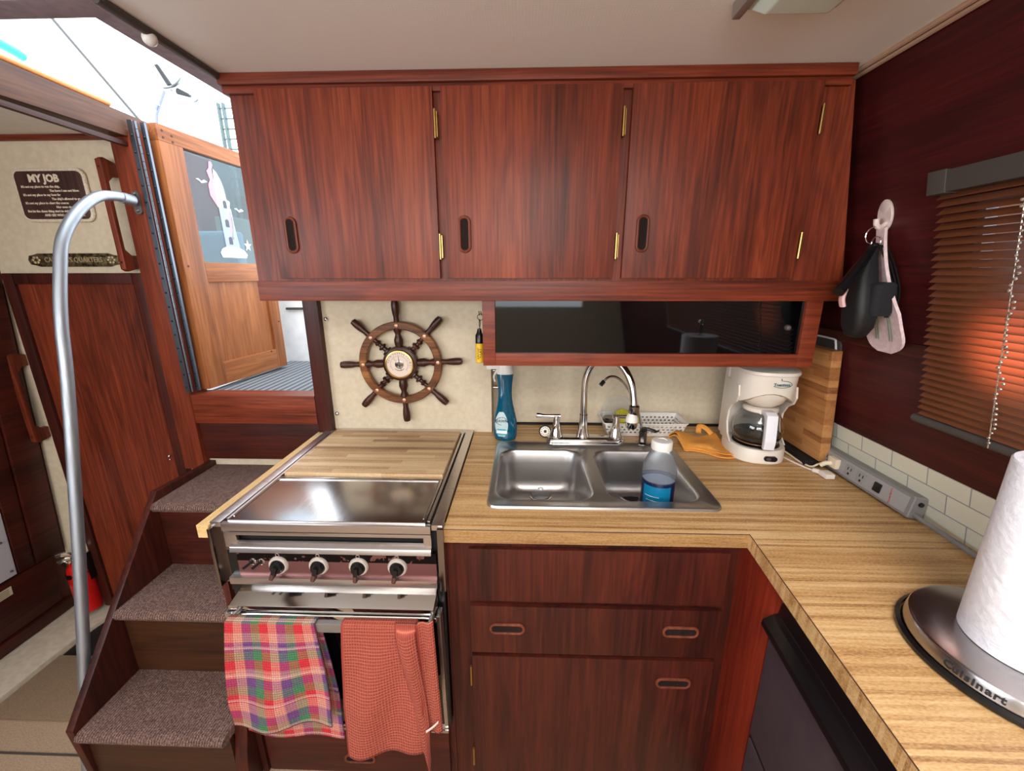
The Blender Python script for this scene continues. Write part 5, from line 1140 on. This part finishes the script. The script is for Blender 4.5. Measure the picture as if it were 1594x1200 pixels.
# seen through the door glass
co = thing('pane_backdrop', 'added dark grey-green console seen through the door window', 'backdrop', (-2.1, 1.35, 1.46))  # dark backdrop added behind the door pane to darken the glass
mb = MB(); mb.hexa([(-3.0, 1.25, 1.462), (-1.77, 1.25, 1.462), (-1.77, 1.4, 1.462), (-3.0, 1.4, 1.462), (-3.0, 1.32, 2.53), (-1.77, 1.32, 2.20), (-1.77, 1.4, 2.20), (-3.0, 1.4, 2.53)], 0.03, 3)
part('backdrop_body', mb, plain('backdrop_grey', (62, 78, 78), 0.5), co)
mb = MB(); mb.box(-1.86, -1.75, 1.225, 1.25, 1.70, 2.02, 0.01, 3); part('backdrop_patch', mb, plain('backdrop_patch_brown', (78, 64, 54), 0.5), co)
hs = thing('cockpit_bench', 'blue-grey cockpit bench seen through the door window', 'bench', (-1.75, 0.45, 1.05))
mb = MB(); mb.box(-2.25, -1.45, 0.25, 0.62, 1.20, 1.36, 0.04, 4); part('seat_cushion', mb, plain('seat_vinyl', (96, 128, 150), 0.4), hs)
mb = MB(); mb.box(-2.25, -1.45, 0.56, 0.64, 1.33, 1.74, 0.03, 4); part('seat_back', mb, plain('seat_vinyl_back', (90, 118, 136), 0.45), hs)
mb = MB(); mb.box(-2.2, -1.5, 0.3, 0.6, 1.05, 1.2); part('seat_base', mb, deck_m, hs)
mb = MB(); mb.box(-2.04, -1.90, 0.95, 1.15, 1.462, 2.2, 0.03, 3); single('red_canvas_bag', mb, plain('maroon_canvas', (84, 24, 28), 0.7), 'maroon canvas cover seen through the upper left of the door window', 'cover', (-2.2, 1.0, 1.462))
mb = MB(); mb.box(-1.82, -1.72, 0.95, 1.15, 1.462, 1.86, 0.02, 3); single('locker_box', mb, plain('olive_grey', (72, 76, 66), 0.6), 'grey-green box seen through the right side of the door window', 'box', (-1.85, 1.05, 1.462))
# enclosure frame
ef = thing('canvas_enclosure', 'white cockpit enclosure frame seen through the hatch opening', 'enclosure', (-1.8, 0.3, 1.46))
mb = MB(); mb.tube([(-1.52, 0.30, 2.04), (-1.90, 0.30, 2.55)], 0.016, 12); part('frame_post', mb, plain('pale_blue_tube', (206, 226, 232), 0.4), ef)
mb = MB(); mb.tube([(-1.505, 0.29, 2.045), (-1.885, 0.29, 2.555)], 0.005, 8); part('frame_gasket', mb, dgrey_pl, ef)
mb = MB(); mb.tube([(-1.645, 0.5, 2.26), (-1.80, 0.5, 2.60)], 0.0018, 6); part('zip_line', mb, plain('zip_cream', (206, 196, 150), 0.6), ef)
ws = thing('cockpit_window_frame', 'slim grey window frame outside at the upper cabinet corner', 'window frame', (-1.75, 1.2, 2.0))
mb = MB()
for x in (-1.845, -1.815, -1.755): mb.box(x-0.006, x+0.006, 1.19, 1.21, 1.47, 2.52)
for k in range(9): mb.box(-1.845, -1.755, 1.195, 1.205, 2.05+k*0.055, 2.056+k*0.055)
part('frame_bars', mb, plain('frame_grey', (84, 104, 104), 0.5), ws)
mb = MB(); mb.hexa([(-2.0, 0.10, 2.19), (-1.50, 0.10, 2.13), (-1.50, 0.16, 2.13), (-2.0, 0.16, 2.30), (-2.0, 0.10, 2.25), (-1.50, 0.10, 2.15), (-1.50, 0.16, 2.15), (-2.0, 0.16, 2.36)], 0.004)
mb = MB(); mb.tube([(-1.358, -0.07, 2.066), (-1.358, -0.5, 2.076), (-1.358, -1.1, 2.089)], 0.009, 10); single('orange_rail', mb, plain('varnished_orange', (226, 140, 70), 0.4), 'orange varnished rail resting on the weathered beam by the hatch', 'rail', (-1.38, -0.3, 2.1))
mb = MB(); mb.tube(smooth([(-1.44, -0.22, 2.13), (-1.44, -0.30, 2.142), (-1.46, -0.7, 2.18)], 5), 0.012, 10); single('teal_cord', mb, plain('teal_rope', (60, 186, 176), 0.6), 'teal rope lying above the orange rail at the upper left', 'rope', (-1.45, -0.3, 2.13))
# clamp on a rod
cl = thing('rod_clamp', 'black and silver clamp on a thin rod seen against the sky', 'clamp', (-1.9, 0.8, 2.1))
mb = MB(); mb.tube([(-2.12, 0.8, 1.461), (-1.965, 0.8, 2.1), (-1.91, 0.8, 2.33), (-1.845, 0.8, 2.435)], 0.007, 8); mb.cyl((-1.905, 0.8, 2.35), (-1.89, 0.8, 2.37), 0.011, n=10); part('rod', mb, plain('rod_grey', (130, 136, 160), 0.4, 0.5), cl)
mb = MB(); mb.tube([(-1.86, 0.8, 2.545), (-1.81, 0.8, 2.455)], [0.010, 0.013], 10); mb.tube([(-1.775, 0.8, 2.432), (-1.715, 0.8, 2.41)], [0.015, 0.008], 10); part('grip', mb, black_pl, cl)
mb = MB(); mb.tube(smooth([(-1.84, 0.79, 2.445), (-1.79, 0.79, 2.45), (-1.745, 0.79, 2.475), (-1.735, 0.79, 2.495)], 5), 0.010, 8, flat=0.5); mb.torus((-1.883, 0.8, 2.555), 0.014, 0.003, 'y', 16, 6); mb.tube(smooth([(-1.81, 0.8, 2.44), (-1.77, 0.79, 2.40), (-1.70, 0.79, 2.38), (-1.67, 0.79, 2.395), (-1.71, 0.79, 2.415)], 5), 0.004, 6); part('jaw', mb, plain('jaw_silver', (150, 156, 160), 0.3, 0.8), cl)

# ================================================================== WINDOW BLIND
bl = thing('window_blind', 'wood-tone slatted blind glowing orange over the right window', 'blind', (wx(1.7)-0.03, -0.95, 1.7))
def bx_at(z, o1, o2, y0, y1, h, bev=0.002):
    a, b_ = wx(z)-o1, wx(z)-o2
    return [(a, y0, z), (b_, y0, z), (b_, y1, z), (a, y1, z), (wx(z+h)-o1, y0, z+h), (wx(z+h)-o2, y0, z+h), (wx(z+h)-o2, y1, z+h), (wx(z+h)-o1, y1, z+h)]
Y0, Y1 = -1.9, -0.565
mb = MB(); mb.hexa(bx_at(1.692, 0.045, 0.004, Y0, Y1, 0.042), 0.002); mb.hexa(bx_at(1.690, 0.048, 0.003, Y1-0.035, Y1+0.004, 0.046), 0.002); part('head_rail', mb, dgrey_pl, bl)
mb = MB()
n_s = 32; z_a, z_b = 1.205, 1.688
for k in range(n_s):
    z = z_a+(z_b-z_a)*k/(n_s-1); xc = wx(z)-0.026; a = math.radians(44)+0.02*math.sin(k*2.3)
    dx_, dz_ = 0.0105*math.cos(a), 0.0105*math.sin(a); nx, nz = -math.sin(a)*0.0006, math.cos(a)*0.0006; dyj = 0.002*math.sin(k*1.7)
    P = [(xc-dx_, -dz_), (xc+dx_, dz_)]
    mb.hexa([(xc-dx_-nx, Y0, z-dz_-nz), (xc+dx_-nx, Y0, z+dz_-nz), (xc+dx_-nx, Y1-0.008+dyj, z+dz_-nz), (xc-dx_-nx, Y1-0.008+dyj, z-dz_-nz), (xc-dx_+nx, Y0, z-dz_+nz), (xc+dx_+nx, Y0, z+dz_+nz), (xc+dx_+nx, Y1-0.008+dyj, z+dz_+nz), (xc-dx_+nx, Y1-0.008+dyj, z-dz_+nz)])
part('slats', mb, slat_m, bl)
mb = MB(); mb.tube([(wx(1.185)-0.028, Y0, 1.185), (wx(1.185)-0.028, Y1+0.004, 1.185)], 0.011, 10); part('bottom_rail', mb, dgrey_pl, bl)
mb = MB()
for k in range(46):
    z = 1.665-k*0.0105; mb.sphere((wx(z)-0.042-0.003*math.sin(k*1.3), -0.745+0.004*math.sin(k*0.9), z), 0.0034, n=8)
mb.tube([(wx(1.68)-0.04, -0.74, 1.69), (wx(1.19)-0.04, -0.74, 1.18)], 0.0012, 6)
part('bead_chain', mb, plain('bead_silver', (190, 180, 170), 0.2, 0.8), bl)

mb = MB(); mb.box(1.9, 2.0, -3.6, 1.0, 0.6, 2.6)
structure('window_backdrop', mb, plain('backdrop_brown', (74, 40, 22), 0.9))  # unseen backdrop added outside the window to dim the light between slats
# ================================================================== HOOK AND WHAT HANGS ON IT
hk = thing('wall_hook', 'white oval adhesive hook on the dark right wall', 'hook', (wx(1.66), -0.41, 1.66))
MHk = Matrix.Translation((wx(1.672)-0.001, -0.405, 1.672)) @ Matrix.Rotation(math.radians(-9.4), 4, 'Y') @ Matrix.Rotation(-PI/2, 4, 'Y')   # local z -> -x
mb = MB(); mb.lathe([(1.0, 0), (1.0, 0.003), (0.9, 0.005), (0, 0.005)], n=40, M=MHk @ Matrix.Diagonal((0.038, 0.023, 1, 1))); part('back_plate', mb, plain('hook_white', (216, 196, 190), 0.35), hk)
mb = MB(); mb.tube(smooth([(wx(1.655)-0.004, -0.41, 1.652), (wx(1.65)-0.02, -0.413, 1.642), (wx(1.65)-0.032, -0.416, 1.648), (wx(1.65)-0.036, -0.417, 1.662)], 5), 0.0065, 12); part('hook_arm', mb, plain('hook_white_arm', (222, 202, 196), 0.35), hk)
hxb = wx(1.62)
mt = thing('quilted_pot_holder', 'pale pink quilted pot holder with green stripes on the white hook', 'pot holder', (hxb-0.02, -0.41, 1.62))
def phf(u_, v_):
    z = 1.64-0.31*v_; wdt = 0.014+0.052*min(1, v_*1.5)**1.3 if v_ < 0.85 else 0.066*math.sqrt(max(0.0, 1-((v_-0.85)/0.16)**2)); y = -0.42-0.028*math.sin(v_*2.0)+(u_-0.5)*2*wdt*0.95
    return (wx(z)-0.012-0.028*math.sin(PI*v_)*(1-u_)-0.006, y-0.01*v_, z)
mb = MB(); mb.grid(phf, 12, 36, 0.007); part('quilted_body', mb, pink_m, mt)
mb = MB()
for uu in (0.25, 0.32, 0.62, 0.69):
    mb.tube([tuple(Vector(phf(uu, v_))+Vector((-0.0085, 0, 0))) for v_ in [0.66+0.03*k for k in range(9)]], 0.0012, 5)
part('stripe', mb, plain('green_stripe', (92, 112, 92), 0.8), mt)
pb = thing('black_pouch', 'black leather pouch and key straps hanging from the white hook', 'pouch', (hxb-0.05, -0.43, 1.58))
mb = MB(); mb.torus((wx(1.625)-0.037, -0.418, 1.622), 0.022, 0.0014, 'y', 28, 6); mb.torus((wx(1.62)-0.04, -0.43, 1.605), 0.014, 0.0012, 'x', 24, 6); part('split_ring', mb, chrome, pb)
X_ = wx(1.55)-0.055
mb = MB()
mb.loft([[(X_+x, -0.43+y, z) for x, y in rr(dx_, dy_, w, h, min(w, h)*0.3, 4)] for dx_, dy_, w, h, z in ((0.0, 0.0, 0.014, 0.02, 1.60), (-0.010, -0.006, 0.030, 0.034, 1.565), (-0.018, -0.014, 0.048, 0.05, 1.52), (-0.02, -0.02, 0.055, 0.066, 1.475), (-0.018, -0.022, 0.055, 0.072, 1.43), (-0.014, -0.02, 0.05, 0.066, 1.395), (-0.012, -0.018, 0.040, 0.04, 1.372), (-0.01, -0.018, 0.02, 0.02, 1.366))])
part('pouch_body', mb, black_fab, pb)
mb = MB(); mb.loft([[(X_+x, -0.478+y, z) for x, y in rr(0.004, 0.0, w, 0.044, 0.014, 5)] for w, z in ((0.03, 1.508), (0.052, 1.502), (0.056, 1.47), (0.054, 1.435), (0.044, 1.426))], M=None)
part('front_pocket', mb, noisy('black_canvas', (16, 16, 18), (26, 26, 30), 200, 0.9, 0.4), pb)
mb = MB(); mb.tube([(X_+0.002, -0.432, 1.60), (X_-0.045, -0.455, 1.545), (X_-0.098, -0.482, 1.492)], [0.008, 0.014, 0.013], 12, flat=0.7); mb.tube([(X_-0.096, -0.481, 1.494), (X_-0.106, -0.486, 1.484)], 0.0135, 12)
part('strap_roll', mb, black_pl, pb)
for k in range(3):
    mb = MB(); mb.tube(smooth([(X_+0.006+0.008*k, -0.44, 1.598), (X_+0.020+0.009*k, -0.458, 1.55), (X_+0.032+0.008*k, -0.478, 1.49), (X_+0.038+0.005*k, -0.480, 1.445), (X_+0.022+0.005*k, -0.485, 1.425)], 5), 0.007, 8, flat=0.35); part('strap', mb, black_fab, pb)
mb = MB(); mb.tube(smooth([(X_-0.075, -0.465, 1.49), (X_-0.082, -0.47, 1.468), (X_-0.076, -0.47, 1.448)], 4), 0.009, 8, flat=0.6); part('pink_tag', mb, plain('tag_pink', (214, 170, 168), 0.6), pb)

# ================================================================== CEILING LAMP
lp = thing('ceiling_lamp', 'pale rectangular ceiling light with a frosted lens at the top edge', 'ceiling light', (0.49, -0.85, 2.03))
mb = MB(); mb.hexa([(0.435, -1.1, 1.985), (0.548, -1.1, 1.985), (0.548, -0.64, 1.985), (0.435, -0.64, 1.985), (0.41, -1.13, 2.018), (0.585, -1.13, 2.018), (0.585, -0.60, 2.018), (0.41, -0.60, 2.018)], 0.003); part('lens', mb, lamp_lens, lp)
mb = MB(); mb.box(0.40, 0.59, -1.14, -0.59, 2.018, 2.03, 0.003); mb.box(0.395, 0.412, -1.14, -0.59, 2.002, 2.03, 0.004); part('lamp_base', mb, plain('lamp_frame', (150, 142, 132), 0.4, 0.3), lp)
